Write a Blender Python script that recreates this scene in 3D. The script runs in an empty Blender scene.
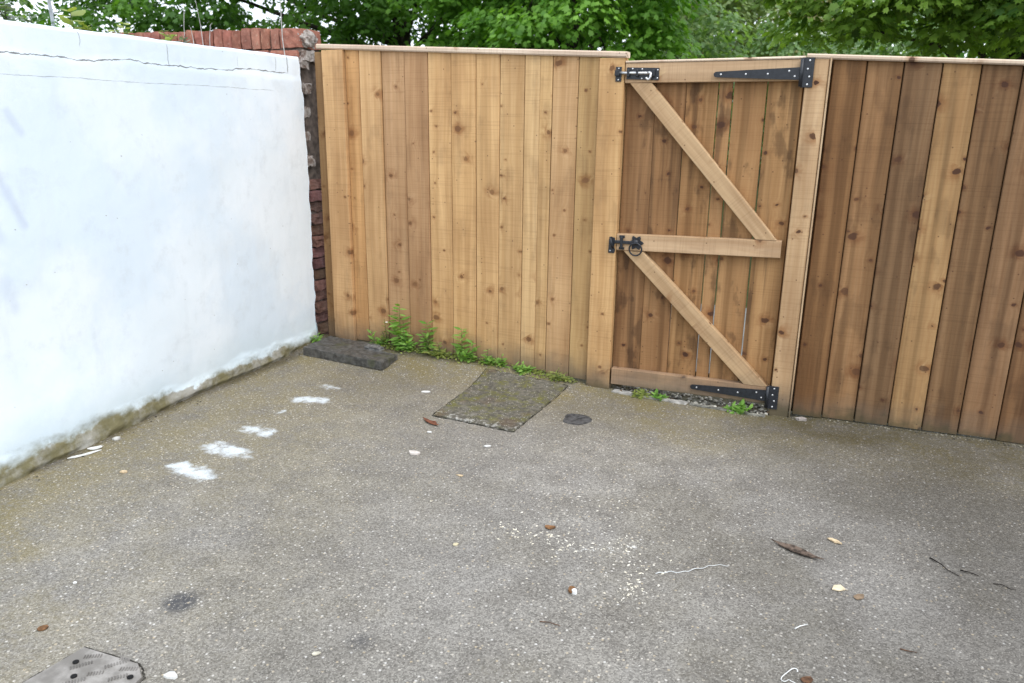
import bpy, bmesh, math, random
import numpy as np
from mathutils import Vector, Matrix

R = random.Random(11)
RN = np.random.default_rng(5)
D = bpy.data
SC = bpy.context.scene
COL = SC.collection
V = Vector

# ------------------------------------------------------------------ noise
def _hash(ix, iy, s):
    n = (ix * 374761393 + iy * 668265263 + s * 1442695041) & 0x7fffffff
    n = ((n ^ (n >> 13)) * 1274126177) & 0x7fffffff
    return ((n ^ (n >> 16)) & 0xffff) / 65535.0

def vnoise(x, y, s=0):
    x = np.asarray(x, float); y = np.asarray(y, float)
    ix = np.floor(x).astype(np.int64); iy = np.floor(y).astype(np.int64)
    fx = x - ix; fy = y - iy
    fx = fx * fx * (3 - 2 * fx); fy = fy * fy * (3 - 2 * fy)
    a = _hash(ix, iy, s); b = _hash(ix + 1, iy, s); c = _hash(ix, iy + 1, s); d = _hash(ix + 1, iy + 1, s)
    return (a + (b - a) * fx) * (1 - fy) + (c + (d - c) * fx) * fy

def fbm(x, y, s=0, o=4):
    t = 0; a = 0.5; n = 0
    for i in range(o):
        t = t + a * vnoise(x * 2 ** i, y * 2 ** i, s + i * 17); n += a; a *= 0.5
    return t / n

def sst(a, b, x):
    t = np.clip((np.asarray(x, float) - a) / (b - a), 0, 1)
    return t * t * (3 - 2 * t)

# ------------------------------------------------------------------ nodes
class NT:
    def __init__(s, name, rough=0.8, spec=0.3):
        s.m = D.materials.new(name); s.m.use_nodes = True
        s.t = s.m.node_tree; s.n = s.t.nodes; s.n.clear()
        s.out = s.n.new('ShaderNodeOutputMaterial')
        s.p = s.n.new('ShaderNodeBsdfPrincipled')
        s.p.inputs['Roughness'].default_value = rough
        s.p.inputs['Specular IOR Level'].default_value = spec
        s.t.links.new(s.p.outputs[0], s.out.inputs['Surface'])
    def set(s, inp, v):
        if isinstance(v, bpy.types.NodeSocket): s.t.links.new(v, inp)
        elif isinstance(v, (tuple, list)) and len(v) == 3 and inp.type == 'RGBA': inp.default_value = (*v, 1)
        else: inp.default_value = v
    def math(s, op, a, b=0.0, c=0.0, clamp=False):
        n = s.n.new('ShaderNodeMath'); n.operation = op; n.use_clamp = clamp
        s.set(n.inputs[0], a); s.set(n.inputs[1], b); s.set(n.inputs[2], c); return n.outputs[0]
    def sstep(s, x, a, b, lo=0.0, hi=1.0):
        n = s.n.new('ShaderNodeMapRange'); n.interpolation_type = 'SMOOTHSTEP'
        s.set(n.inputs['Value'], x); s.set(n.inputs['From Min'], a); s.set(n.inputs['From Max'], b)
        s.set(n.inputs['To Min'], lo); s.set(n.inputs['To Max'], hi); return n.outputs[0]
    def comb(s, x=0.0, y=0.0, z=0.0):
        n = s.n.new('ShaderNodeCombineXYZ')
        for i, v in enumerate((x, y, z)): s.set(n.inputs[i], v)
        return n.outputs[0]
    def sep(s, v):
        n = s.n.new('ShaderNodeSeparateXYZ'); s.set(n.inputs[0], v); return n.outputs
    def noise(s, vec, scale, detail=3.0, rough=0.55, dist=0.0, dim='3D', out='Fac'):
        n = s.n.new('ShaderNodeTexNoise'); n.noise_dimensions = dim
        s.set(n.inputs['Vector'], vec); n.inputs['Scale'].default_value = scale
        n.inputs['Detail'].default_value = detail; n.inputs['Roughness'].default_value = rough
        n.inputs['Distortion'].default_value = dist
        return n.outputs[out]
    def voro(s, vec, scale, dim='3D', feature='F1', rnd=1.0):
        n = s.n.new('ShaderNodeTexVoronoi'); n.voronoi_dimensions = dim; n.feature = feature
        s.set(n.inputs['Vector'], vec); n.inputs['Scale'].default_value = scale
        n.inputs['Randomness'].default_value = rnd
        return n.outputs
    def mix(s, f, a, b, mode='MIX'):
        n = s.n.new('ShaderNodeMix'); n.data_type = 'RGBA'; n.blend_type = mode; n.clamp_factor = True
        s.set(n.inputs['Factor'], f); s.set(n.inputs['A'], a); s.set(n.inputs['B'], b) if False else None
        s.set(n.inputs[6], a); s.set(n.inputs[7], b); return n.outputs[2]
    def attr(s, name, out='Fac'):
        n = s.n.new('ShaderNodeAttribute'); n.attribute_name = name; return n.outputs[out]
    def pos(s): return s.n.new('ShaderNodeNewGeometry').outputs['Position']
    def obj(s): return s.n.new('ShaderNodeTexCoord').outputs['Object']
    def bump(s, h, strength=0.3, dist=0.01, normal=None):
        n = s.n.new('ShaderNodeBump'); s.set(n.inputs['Height'], h)
        n.inputs['Strength'].default_value = strength; n.inputs['Distance'].default_value = dist
        if normal: s.set(n.inputs['Normal'], normal)
        return n.outputs[0]
    def col(s, c): s.set(s.p.inputs['Base Color'], c)
    def rough(s, v): s.set(s.p.inputs['Roughness'], v)
    def normal(s, v): s.set(s.p.inputs['Normal'], v)

def mat_wood(name, light, dark, wet=0.0, dirt=True, dh=1.0, knots=0.5, bandk=0.84, corec=(0.060, 0.026, 0.014), kr=0.0):
    t = NT(name, 0.75, 0.25)
    u, v, w = t.sep(t.attr('wc', 'Vector'))
    tint = t.attr('tint', 'Color')
    p2 = t.comb(u, v, 0.0)
    # knots: one voronoi cell in about two holds one
    vd = t.voro(t.comb(t.math('MULTIPLY', u, 0.95), t.math('MULTIPLY', v, 1.2), 0.0), 6.0, '2D')
    cr = t.sep(vd['Color'])
    has = t.math('GREATER_THAN', cr[0], 1 - knots)
    wob = t.math('MULTIPLY', t.math('SUBTRACT', t.noise(p2, 34.0, 4, dim='2D'), 0.5), 0.15)
    d = t.math('ADD', vd['Distance'], wob)
    rad = t.math('MULTIPLY_ADD', t.math('POWER', cr[1], 3.0), 0.095, 0.034 + kr)
    core = t.math('MULTIPLY', t.sstep(d, t.math('MULTIPLY', rad, 1.15), t.math('MULTIPLY', rad, 0.75)), has)
    halo = t.math('MULTIPLY', t.sstep(d, t.math('MULTIPLY', rad, 3.0), t.math('MULTIPLY', rad, 0.8)), has)
    # grain coordinate, bent round the knots
    lowv = t.comb(t.math('MULTIPLY', u, 5.0), t.math('MULTIPLY', v, 0.9), 0.0)
    bend = t.math('MULTIPLY', t.math('SUBTRACT', t.noise(lowv, 1.0, 1.0, dim='2D'), 0.5), 0.085)
    kn = t.math('MULTIPLY', t.math('MULTIPLY', t.sstep(d, 0.34, 0.0), has), 0.016)
    g = t.math('ADD', t.math('ADD', u, bend), kn)
    bands = t.noise(t.comb(t.math('MULTIPLY', g, 75.0), t.math('MULTIPLY', v, 1.2), 3.0), 1.0, 1.5, 0.5, dim='2D')
    fine = t.noise(t.comb(t.math('MULTIPLY', g, 420.0), t.math('MULTIPLY', v, 7.0), 7.0), 1.0, 2.0, 0.6, dim='2D')
    ring = t.math('ADD', t.math('MULTIPLY', t.sstep(bands, 0.25, 0.75), 0.48), t.math('MULTIPLY', fine, 0.52))
    c = t.mix(ring, light, dark)
    blot = t.noise(t.comb(t.math('MULTIPLY', u, 6.0), t.math('MULTIPLY', v, 1.6), 1.0), 1.0, 3.0, dim='2D')
    c = t.mix(t.sstep(blot, 0.3, 0.75), c, t.mix(0.32, c, (0.19, 0.085, 0.03)))
    # coloured streak and stain round the knot
    c = t.mix(t.math('MULTIPLY', halo, 0.55), c, (0.30, 0.150, 0.065))
    near = t.math('MULTIPLY', t.sstep(d, 0.48, 0.10), t.math('MULTIPLY', has, t.sstep(cr[1], 0.35, 0.75)))
    patch_mask = t.noise(t.comb(t.math('MULTIPLY', g, 16.0), t.math('MULTIPLY', v, 13.0), 6.0), 1.0, 3.0, 0.55, 0.8, dim='2D')
    c = t.mix(t.math('MULTIPLY', near, t.sstep(patch_mask, 0.46, 0.66, 0.0, 0.6)), c, (0.29, 0.145, 0.06))
    c = t.mix(t.math('MULTIPLY', near, t.sstep(patch_mask, 0.44, 0.26, 0.0, 0.5)), c, (0.70, 0.53, 0.31))
    band = t.noise(t.comb(t.math('MULTIPLY', u, 20.0), t.math('MULTIPLY', v, 0.35), 8.0), 1.0, 2.0, dim='2D')
    c = t.mix(t.sstep(band, 0.36, 0.66, 0.0, 1.0), c, t.mix(1.0, c, (bandk, bandk * .97, bandk * .93), 'MULTIPLY'))
    sawn = t.noise(t.comb(t.math('MULTIPLY', u, 2.0), t.math('MULTIPLY', v, 150.0), 5.0), 1.0, 2.0, 0.6, dim='2D')
    c = t.mix(t.sstep(sawn, 0.50, 0.72, 0.0, 0.30), c, t.mix(1.0, c, (0.62, 0.58, 0.54), 'MULTIPLY'))
    streak = t.noise(t.comb(t.math('MULTIPLY', u, 22.0), t.math('MULTIPLY', v, 0.8), 4.0), 1.0, 3.0, dim='2D')
    smut = t.noise(t.comb(t.math('MULTIPLY', u, 9.0), t.math('MULTIPLY', v, 4.0), 9.0), 1.0, 4.0, dim='2D')
    st = t.math('MULTIPLY', t.math('ADD', t.sstep(streak, 0.52, 0.72), t.math('MULTIPLY', t.sstep(smut, 0.56, 0.68), 1.0)), wet, clamp=True)
    c = t.mix(st, c, t.mix(0.62, c, (0.04, 0.022, 0.014)))
    c = t.mix(1.0, c, tint, 'MULTIPLY')
    c = t.mix(t.math('MULTIPLY', core, t.math('MULTIPLY_ADD', cr[2], 0.45, 0.55)), c, corec)
    # pin knots and specks
    v3 = t.voro(p2, 24.0, '2D'); c3 = t.sep(v3['Color'])
    pin = t.math('MULTIPLY', t.sstep(v3['Distance'], 0.12, 0.05), t.math('GREATER_THAN', c3[0], 0.93))
    c = t.mix(t.math('MULTIPLY', pin, 0.7), c, (0.07, 0.03, 0.015))
    if dirt:
        pz = t.sep(t.pos())
        n = t.noise(t.pos(), 9.0, 4.0)
        z = t.math('SUBTRACT', pz[2], t.math('MULTIPLY', n, 0.20))
        c = t.mix(t.sstep(z, 0.12 * dh, -0.07, 0.0, 0.7 * dh), c, (0.10, 0.088, 0.07))
        c = t.mix(t.sstep(z, -0.03, -0.10, 0.0, 0.6), c, (0.045, 0.045, 0.02))
    t.col(c)
    saw = t.noise(t.comb(t.math('MULTIPLY', u, 3.0), t.math('MULTIPLY', v, 260.0), 2.0), 1.0, 1.0, dim='2D')
    h = t.math('ADD', t.math('MULTIPLY', t.noise(t.comb(t.math('MULTIPLY', u, 260.0), t.math('MULTIPLY', v, 5.0), 7.0), 1.0, 1.0, dim='2D'), 0.6), t.math('MULTIPLY', saw, 0.5))
    t.normal(t.bump(h, 0.35, 0.0016))
    return t.m

def simple(name, c, rough=0.7, var=0.25, scale=30.0, bump=0.2, metal=0.0, dark=None, spec=0.3, bdist=0.003):
    t = NT(name, rough, spec)
    o = t.obj()
    n = t.noise(o, scale, 4.0)
    cd = dark if dark else tuple(x * (1 - var * 1.6) for x in c)
    t.col(t.mix(t.sstep(n, 0.3, 0.7), cd, c))
    t.p.inputs['Metallic'].default_value = metal
    t.normal(t.bump(t.noise(o, scale * 2.5, 4.0), bump, bdist))
    return t.m

def mat_leaf(name, c0, c1, trans=0.35, rough=0.5):
    t = NT(name, rough, 0.35)
    f = t.attr('lv')
    c = t.mix(f, c0, c1)
    t.col(c)
    tr = t.n.new('ShaderNodeBsdfTranslucent')
    t.set(tr.inputs['Color'], t.mix(1.0, c, (1.5, 1.6, 0.55), 'MULTIPLY'))
    m = t.n.new('ShaderNodeMixShader'); m.inputs[0].default_value = trans
    t.t.links.new(t.p.outputs[0], m.inputs[1]); t.t.links.new(tr.outputs[0], m.inputs[2])
    t.t.links.new(m.outputs[0], t.out.inputs['Surface'])
    return t.m

# ------------------------------------------------------------------ objects
def tag(o, label=None, cat=None, group=None, kind=None):
    if label: o['label'] = label
    if cat: o['category'] = cat
    if group: o['group'] = group
    if kind: o['kind'] = kind
    return o

def empty(name, loc=(0, 0, 0), rz=0.0):
    o = D.objects.new(name, None); o.location = loc; o.rotation_euler = (0, 0, rz)
    o.empty_display_size = 0.1
    COL.objects.link(o); return o

class MB:
    def __init__(s):
        s.v = []; s.f = []; s.wc = []; s.tint = []
    def add(s, vs, fs, wc=None, tint=(1, 1, 1)):
        b = len(s.v)
        s.v += [tuple(p) for p in vs]
        s.f += [tuple(i + b for i in q) for q in fs]
        s.wc += [tuple(p) for p in (wc if wc is not None else vs)]
        s.tint += [(*tint, 1)] * len(vs)
    def plank(s, p0, along, across, L, W, T, tint=(1, 1, 1), bev=0.003, nseg=6, warp=0.0015, cut0=0.0, cut1=0.0, edge=0.0):
        along = V(along).normalized(); across = V(across).normalized()
        nrm = across.cross(along).normalized()
        p0 = V(p0); ru = R.uniform(0, 50); rv = R.uniform(0, 50)
        a, b = W / 2, T / 2; e = bev
        prof = [(-a + e, -b), (a - e, -b), (a, -b + e), (a, b - e), (a - e, b), (-a + e, b), (-a, b - e), (-a, -b + e)]
        k1, k2, k3 = (R.uniform(-1, 1) for _ in range(3))
        vs = []; wc = []
        for i in range(nseg + 1):
            q = i / nseg
            bow = warp * (k1 * math.sin(math.pi * q) + k2 * math.sin(2 * math.pi * q))
            sh = edge * k3 * math.sin(math.pi * q)
            for (pa, pb) in prof:
                al = L * q + (cut0 * (1 - q) + cut1 * q) * pa
                tw = warp * 1.5 * k2 * (q - 0.5) * pa / max(a, 1e-6)
                vs.append(p0 + along * al + across * (pa + sh) + nrm * (pb + bow + tw))
                wc.append((pa + pb * 0.7 + ru, al + rv, pb))
        fs = []
        for i in range(nseg):
            for j in range(8):
                k = (j + 1) % 8
                fs.append((i * 8 + j, i * 8 + k, i * 8 + 8 + k, i * 8 + 8 + j))
        fs.append(tuple(range(7, -1, -1))); fs.append(tuple(nseg * 8 + j for j in range(8)))
        s.add(vs, fs, wc, tint)
    def box(s, x0, x1, y0, y1, z0, z1, bev=0.002, tint=(1, 1, 1)):
        bm = bmesh.new()
        bmesh.ops.create_cube(bm, size=1.0)
        for v in bm.verts:
            v.co = V(((x0 + x1) / 2 + v.co.x * (x1 - x0), (y0 + y1) / 2 + v.co.y * (y1 - y0), (z0 + z1) / 2 + v.co.z * (z1 - z0)))
        if bev > 0:
            bmesh.ops.bevel(bm, geom=bm.edges[:], offset=bev, segments=1, affect='EDGES', profile=0.5)
        s.bm(bm, tint)
    def bm(s, bm, tint=(1, 1, 1), M=None):
        bm.verts.index_update()
        off = (R.uniform(0, 9), R.uniform(0, 9), 0)
        vs = [(M @ v.co) if M else v.co.copy() for v in bm.verts]
        s.add(vs, [tuple(v.index for v in f.verts) for f in bm.faces],
              [(p.x + off[0], p.z + off[1], p.y) for p in vs], tint)
        bm.free()
    def tube(s, pts, rads, n=8, tint=(1, 1, 1)):
        pts = [V(p) for p in pts]
        if not isinstance(rads, (list, tuple)): rads = [rads] * len(pts)
        vs = []; fs = []
        up = V((0, 0, 1))
        for i, p in enumerate(pts):
            d = (pts[min(i + 1, len(pts) - 1)] - pts[max(i - 1, 0)]).normalized()
            if i == 0:
                ref = up if abs(d.z) < 0.9 else V((1, 0, 0))
                sx = d.cross(ref).normalized()
            else:
                sx = (sx - d * sx.dot(d)).normalized()
            sy = d.cross(sx)
            for j in range(n):
                a = 2 * math.pi * j / n
                vs.append(p + (sx * math.cos(a) + sy * math.sin(a)) * rads[i])
        for i in range(len(pts) - 1):
            for j in range(n):
                k = (j + 1) % n
                fs.append((i * n + j, i * n + k, i * n + n + k, i * n + n + j))
        fs.append(tuple(range(n - 1, -1, -1))); fs.append(tuple((len(pts) - 1) * n + j for j in range(n)))
        s.add(vs, fs, None, tint)
    def extrude(s, poly, t, fn, bev=0.0, tint=(1, 1, 1)):
        """poly (2-D) extruded by t; fn(a, b, h) -> 3-D point"""
        n = len(poly)
        cx = sum(p[0] for p in poly) / n; cy = sum(p[1] for p in poly) / n
        rings = [(0, 1.0), (t - bev, 1.0), (t, 1 - bev / max(0.001, math.hypot(poly[0][0] - cx, poly[0][1] - cy)))] if bev else [(0, 1.0), (t, 1.0)]
        vs = []; fs = []
        for h, k in rings:
            for a, b in poly: vs.append(V(fn(cx + (a - cx) * k, cy + (b - cy) * k, h)))
        for r in range(len(rings) - 1):
            for j in range(n):
                k = (j + 1) % n
                fs.append((r * n + j, r * n + k, r * n + n + k, r * n + n + j))
        fs.append(tuple(range(n - 1, -1, -1))); fs.append(tuple((len(rings) - 1) * n + j for j in range(n)))
        s.add(vs, fs, None, tint)
    def build(s, name, m, parent=None, smooth=False):
        me = D.meshes.new(name)
        off = V((0, 0, 0))
        if parent is not None:
            off = V(parent.location)
            if parent.parent: off = off + V(parent.parent.location)
        me.from_pydata([tuple(V(p) - off) for p in s.v], [], s.f)
        a = me.attributes.new('wc', 'FLOAT_VECTOR', 'POINT'); a.data.foreach_set('vector', np.array(s.wc, 'f').ravel())
        a = me.attributes.new('tint', 'FLOAT_COLOR', 'POINT'); a.data.foreach_set('color', np.array(s.tint, 'f').ravel())
        bm = bmesh.new(); bm.from_mesh(me); bmesh.ops.recalc_face_normals(bm, faces=bm.faces[:]); bm.to_mesh(me); bm.free()
        if smooth: me.polygons.foreach_set('use_smooth', [True] * len(me.polygons))
        me.materials.append(m)
        o = D.objects.new(name, me); COL.objects.link(o)
        if parent is not None: o.parent = parent
        return o

def np_mesh(name, verts, polys_flat, starts, m, attrs=None, smooth=False, loc=(0, 0, 0)):
    me = D.meshes.new(name)
    verts = np.asarray(verts, 'f') - np.array(loc, 'f')
    me.vertices.add(len(verts)); me.vertices.foreach_set('co', verts.ravel())
    me.loops.add(len(polys_flat)); me.loops.foreach_set('vertex_index', np.asarray(polys_flat, 'i'))
    me.polygons.add(len(starts)); me.polygons.foreach_set('loop_start', np.asarray(starts, 'i'))
    me.update(calc_edges=True); me.validate()
    for k, a in (attrs or {}).items():
        at = me.attributes.new(k, 'FLOAT', 'POINT'); at.data.foreach_set('value', np.asarray(a, 'f'))
    if smooth: me.polygons.foreach_set('use_smooth', [True] * len(me.polygons))
    me.materials.append(m)
    o = D.objects.new(name, me); o.location = loc; COL.objects.link(o)
    return o

def grid_faces(nu, nv):
    i = np.arange(nu - 1)[:, None] * nv + np.arange(nv - 1)[None, :]
    f = np.stack([i, i + nv, i + nv + 1, i + 1], -1).reshape(-1, 4)
    return f

# ------------------------------------------------------------------ materials
WL, WD = (0.585, 0.415, 0.225), (0.455, 0.295, 0.145)
M_fence = mat_wood('honey softwood', (0.65, 0.465, 0.262), (0.515, 0.338, 0.172), 0.2, True, 1.0, 0.5, 0.88, (0.15, 0.070, 0.030))
M_right = mat_wood('wet shaded softwood', WL, WD, 0.32, True, .5, .58, .66, kr=.012)
M_gate = mat_wood('stained softwood', WL, WD, 0.72, True, .5, .6, .70, kr=.016)
M_rail = mat_wood('sawn rail softwood', (0.61, 0.455, 0.295), (0.50, 0.35, 0.21), 0.15)
M_pale = mat_wood('fresh sawn edge', (0.78, 0.67, 0.54), (0.66, 0.53, 0.40), 0.1, dirt=False)
M_iron = simple('black painted iron', (0.018, 0.021, 0.027), 0.42, 0.3, 60, 0.08, spec=0.5, bdist=0.001)
M_zinc = simple('bright zinc steel', (0.72, 0.72, 0.72), 0.32, 0.15, 80, 0.05, metal=0.75, bdist=0.001)

# ------------------------------------------------------------------ ground
def rise(x):
    return np.interp(x, [-3.3, -2.98, -2.5, -1.715, -1.376, -1.1, -0.9, 0.0, 0.15, 2.0], [.03, .035, .045, .05, .034, .008, 0, -.018, .0, .008])

def gz(x, y):
    x = np.asarray(x, float); y = np.asarray(y, float)
    z = rise(x) * sst(3.9, 4.28, y)
    z = z + (fbm(x * 2.2, y * 2.2, 3, 3) - 0.5) * 0.012 * sst(0.0, 0.4, 4.2 - y)
    bed = sst(-0.985, -0.955, x) * sst(-0.085, -0.115, x) * sst(4.165, 4.19, y)
    z = z - 0.020 * bed
    return z
def gzf(x, y): return float(gz(np.array([x]), np.array([y]))[0])

M = NT('weathered concrete yard', 0.85, 0.25)
P = M.pos()
px, py, pz = M.sep(P)
Pf = M.comb(px, py, 0.0)
big = M.noise(Pf, 1.1, 5.0, 0.65)
mid = M.noise(Pf, 6.0, 5.0, 0.6)
fin = M.noise(Pf, 55.0, 3.0, 0.6)
agg = M.voro(Pf, 190.0, '2D'); ac = M.sep(agg['Color'])
agb = M.voro(Pf, 62.0, '2D'); abc = M.sep(agb['Color'])
c = M.mix(M.sstep(mid, 0.25, 0.78), (0.160, 0.147, 0.127), (0.258, 0.242, 0.214))
c = M.mix(M.sstep(big, 0.36, 0.68, 0.0, 0.3), c, (0.325, 0.312, 0.298))
c = M.mix(0.55, c, M.mix(1.0, c, M.mix(ac[0], (0.36, 0.345, 0.32), (1.62, 1.61, 1.58)), 'MULTIPLY'))
moss = M.attr('moss'); damp_shade = M.attr('damp_shade'); paint = M.attr('paint'); tar = M.attr('tar'); crumb = M.attr('crumb')
mm = M.math('MULTIPLY', moss, M.sstep(M.math('ADD', M.math('MULTIPLY', mid, 0.6), M.math('MULTIPLY', fin, 0.4)), 0.30, 0.62), clamp=True)
c = M.mix(M.math('MULTIPLY', mm, 0.88), c, M.mix(fin, (0.12, 0.097, 0.030), (0.26, 0.205, 0.075)))
c = M.mix(M.math('MULTIPLY', tar, M.sstep(fin, 0.2, 0.55)), c, (0.055, 0.056, 0.062))
# pale grit and dark pits showing in the worn surface
lit = M.math('MULTIPLY', M.sstep(agg['Distance'], 0.46, 0.26), M.math('GREATER_THAN', ac[1], 0.86))
c = M.mix(M.math('MULTIPLY', lit, 0.55), c, (0.50, 0.47, 0.41))
lit2 = M.math('MULTIPLY', M.sstep(agb['Distance'], 0.30, 0.16), M.math('GREATER_THAN', abc[0], 0.86))
c = M.mix(M.math('MULTIPLY', lit2, 0.75), c, M.mix(abc[1], (0.66, 0.64, 0.60), (0.46, 0.37, 0.24)))
pit = M.math('MULTIPLY', M.sstep(agg['Distance'], 0.42, 0.2), M.math('LESS_THAN', ac[1], 0.12))
c = M.mix(M.math('MULTIPLY', pit, 0.7), c, (0.05, 0.047, 0.042))
c = M.mix(M.math('MULTIPLY', damp_shade, M.sstep(mid, 0.2, 0.7, 0.6, 1.0)), c, M.mix(1.0, c, (0.31, 0.305, 0.30), 'MULTIPLY'))  # wet ground and painted shade both darken the base colour here
cr = M.math('MULTIPLY', M.sstep(M.math('ADD', crumb, M.math('MULTIPLY', M.math('SUBTRACT', M.noise(Pf, 38.0, 4.0, 0.7), 0.5), 1.7)), 0.80, 0.98), 0.85)
c = M.mix(cr, c, (0.60, 0.595, 0.56))
pn = M.math('ADD', M.math('SUBTRACT', paint, M.math('MULTIPLY', agg['Distance'], 0.12)), M.math('MULTIPLY', M.math('SUBTRACT', M.noise(Pf, 17.0, 5.0, 0.66), 0.5), 1.5))
pm = M.sstep(pn, 0.28, 0.80)
pm = M.math('MULTIPLY', pm, M.sstep(M.noise(Pf, 150.0, 2.0), 0.25, 0.5, 0.55, 1.0))
c = M.mix(M.math('MULTIPLY', pm, 0.84), c, (0.66, 0.71, 0.74))
M.col(c)
M.rough(M.math('SUBTRACT', M.sstep(mid, 0.2, 0.8, 0.72, 0.9), M.math('MULTIPLY', damp_shade, 0.15)))
h = M.math('ADD', M.math('MULTIPLY', agg['Distance'], -0.5), M.math('MULTIPLY', fin, 0.9))
h = M.math('ADD', h, M.math('MULTIPLY', mid, 1.6))
M.normal(M.bump(h, 0.55, 0.004))
M_yard = M.m

xs = np.concatenate([np.linspace(-3.4, 1.6, 417), np.linspace(1.7, 9, 24)])
ys = np.concatenate([np.linspace(-8, 0.8, 30), np.linspace(0.82, 4.46, 300)])
X, Y = np.meshgrid(xs, ys, indexing='ij')
Z = gz(X, Y)
def line_d(x, y, ax, ay, bx, by):
    dx, dy = bx - ax, by - ay
    t = np.clip(((x - ax) * dx + (y - ay) * dy) / (dx * dx + dy * dy), 0, 1)
    return np.hypot(x - ax - t * dx, y - ay - t * dy)
n1 = fbm(X * 3, Y * 3, 21, 4)
dw = X + 3.06; df = 4.25 - Y
moss = np.clip(sst(0.5, 0.0, dw + (n1 - .5) * .5) * 0.75, 0, 1)
moss = np.maximum(moss, sst(0.62, 0.12, df + (n1 - .5) * .6) * 1.0 * sst(.9, .2, X))
moss = np.maximum(moss, sst(1.15, 0.35, df + (n1 - .5) * 0.8) * 0.5)
moss = np.maximum(moss, 0.55 * sst(0.55, 0.1, np.hypot(X + 1.35, (Y - 3.95) * 1.2) + (n1 - .5) * .3))
moss = np.maximum(moss, .62 * sst(2.2, .2, dw + (n1 - .5) * 1.2) * sst(.15, .6, n1))
moss = np.maximum(moss, .85 * sst(.75, .1, dw + (n1 - .5) * .8))
moss = np.maximum(moss, .8 * sst(1.0, .1, df + (n1 - .5) * 1.0) * sst(.3, .55, fbm(X * 2.5, Y * 4, 88, 4)))
moss = np.clip(moss + 0.12 * sst(.52, .7, n1), 0, 1)
moss = np.maximum(moss, .95 * sst(.42, .58, fbm(X * 2.3 + 3, Y * 3.2, 99, 4)) * sst(1.05, .15, df) * sst(-.6, .1, X))
damp_shade = sst(1.15, 0.0, df + (fbm(X * 1.7, Y * 1.7, 5, 4) - .5) * 1.3) * sst(-0.7, 0.25, X) * 0.95  # wetness plus painted shade towards the right fence
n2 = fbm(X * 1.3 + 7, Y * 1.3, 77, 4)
damp_shade = np.maximum(damp_shade, sst(-.7, 1.1, X + (n1 - .5) * 1.4) * 0.85)  # whole right side darkened: shade put into the ground colour
damp_shade = np.maximum(damp_shade, .22 * sst(.42, .70, n2))
damp_shade = np.maximum(damp_shade, sst(0.10, 0.0, df + (n1 - .5) * .1) * 0.9)
damp_shade = np.maximum(damp_shade, sst(0.09, 0.0, dw + (n1 - .5) * .1) * 0.8)
paint = np.zeros_like(X)
for (ax, ay, bx, by, r, k) in [(-2.46, 3.60, -2.56, 3.60, .06, .5), (-2.42, 3.40, -2.53, 3.35, .07, .78), (-2.50, 3.17, -2.50, 3.15, .03, .6),
                               (-2.39, 2.90, -2.50, 2.915, .075, .7), (-2.35, 2.65, -2.51, 2.67, .08, .76), (-2.33, 2.41, -2.50, 2.44, .07, .82),
                               (-2.15, 2.85, -2.2, 2.85, .04, .3), (-2.2, 3.3, -2.25, 3.3, .05, .3)]:
    d = line_d(X, Y, ax, ay, bx, by)
    paint = np.maximum(paint, k * np.exp(-(d / r) ** 2))
tar = sst(0.075, 0.03, np.hypot((X + 1.752), (Y - 1.65) * 1.0) + (n1 - .5) * .04) * .9
tar = np.maximum(tar, .5 * sst(0.06, 0.01, np.hypot(X + 1.12, Y - 1.70) + (n1 - .5) * .05))
crumb = np.zeros_like(X)
for (ax, ay, bx, by, r, k) in [(-0.97, 2.42, -0.80, 2.53, .045, .62), (-0.80, 2.53, -0.72, 2.44, .07, .66), (-0.72, 2.40, -0.48, 2.55, .07, .72), (-0.50, 2.52, -0.42, 2.36, .06, .66), (-0.44, 2.22, -0.42, 2.3, .035, .62), (-2.4, 2.1, -2.2, 2.15, .1, .5)]:
    d = line_d(X, Y, ax, ay, bx, by)
    crumb = np.maximum(crumb, k * np.exp(-(d / r) ** 2))
f = grid_faces(len(xs), len(ys))
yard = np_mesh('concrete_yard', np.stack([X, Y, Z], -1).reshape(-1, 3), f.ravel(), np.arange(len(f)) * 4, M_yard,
               dict(moss=moss.ravel(), damp_shade=damp_shade.ravel(), paint=paint.ravel(), tar=tar.ravel(), crumb=crumb.ravel()), True)
tag(yard, 'weathered grey concrete yard with mossy edges and white paint splashes', 'ground', kind='structure')

t = NT('rough grass ground', 0.95, 0.1)
t.col(t.mix(t.noise(t.pos(), 3.0, 5.0), (0.03, 0.05, 0.012), (0.08, 0.09, 0.03)))
mb = MB(); mb.add([(-400, -400, -.09), (400, -400, -.09), (400, 400, -.09), (-400, 400, -.09)], [(0, 1, 2, 3)])
tag(mb.build('ground', t.m), 'rough grassy ground beyond the fence', 'ground', kind='structure')

mb = MB(); mb.add([(-30, 4.9, -.05), (30, 4.9, -.05), (30, 6.9, -.05), (-30, 6.9, -.05)], [(0, 1, 2, 3)])
tag(mb.build('path', simple('pale path concrete', (.24, .235, .22), .9, .2, 3, .2)), 'pale path running behind the fence', 'path', kind='structure')
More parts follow.
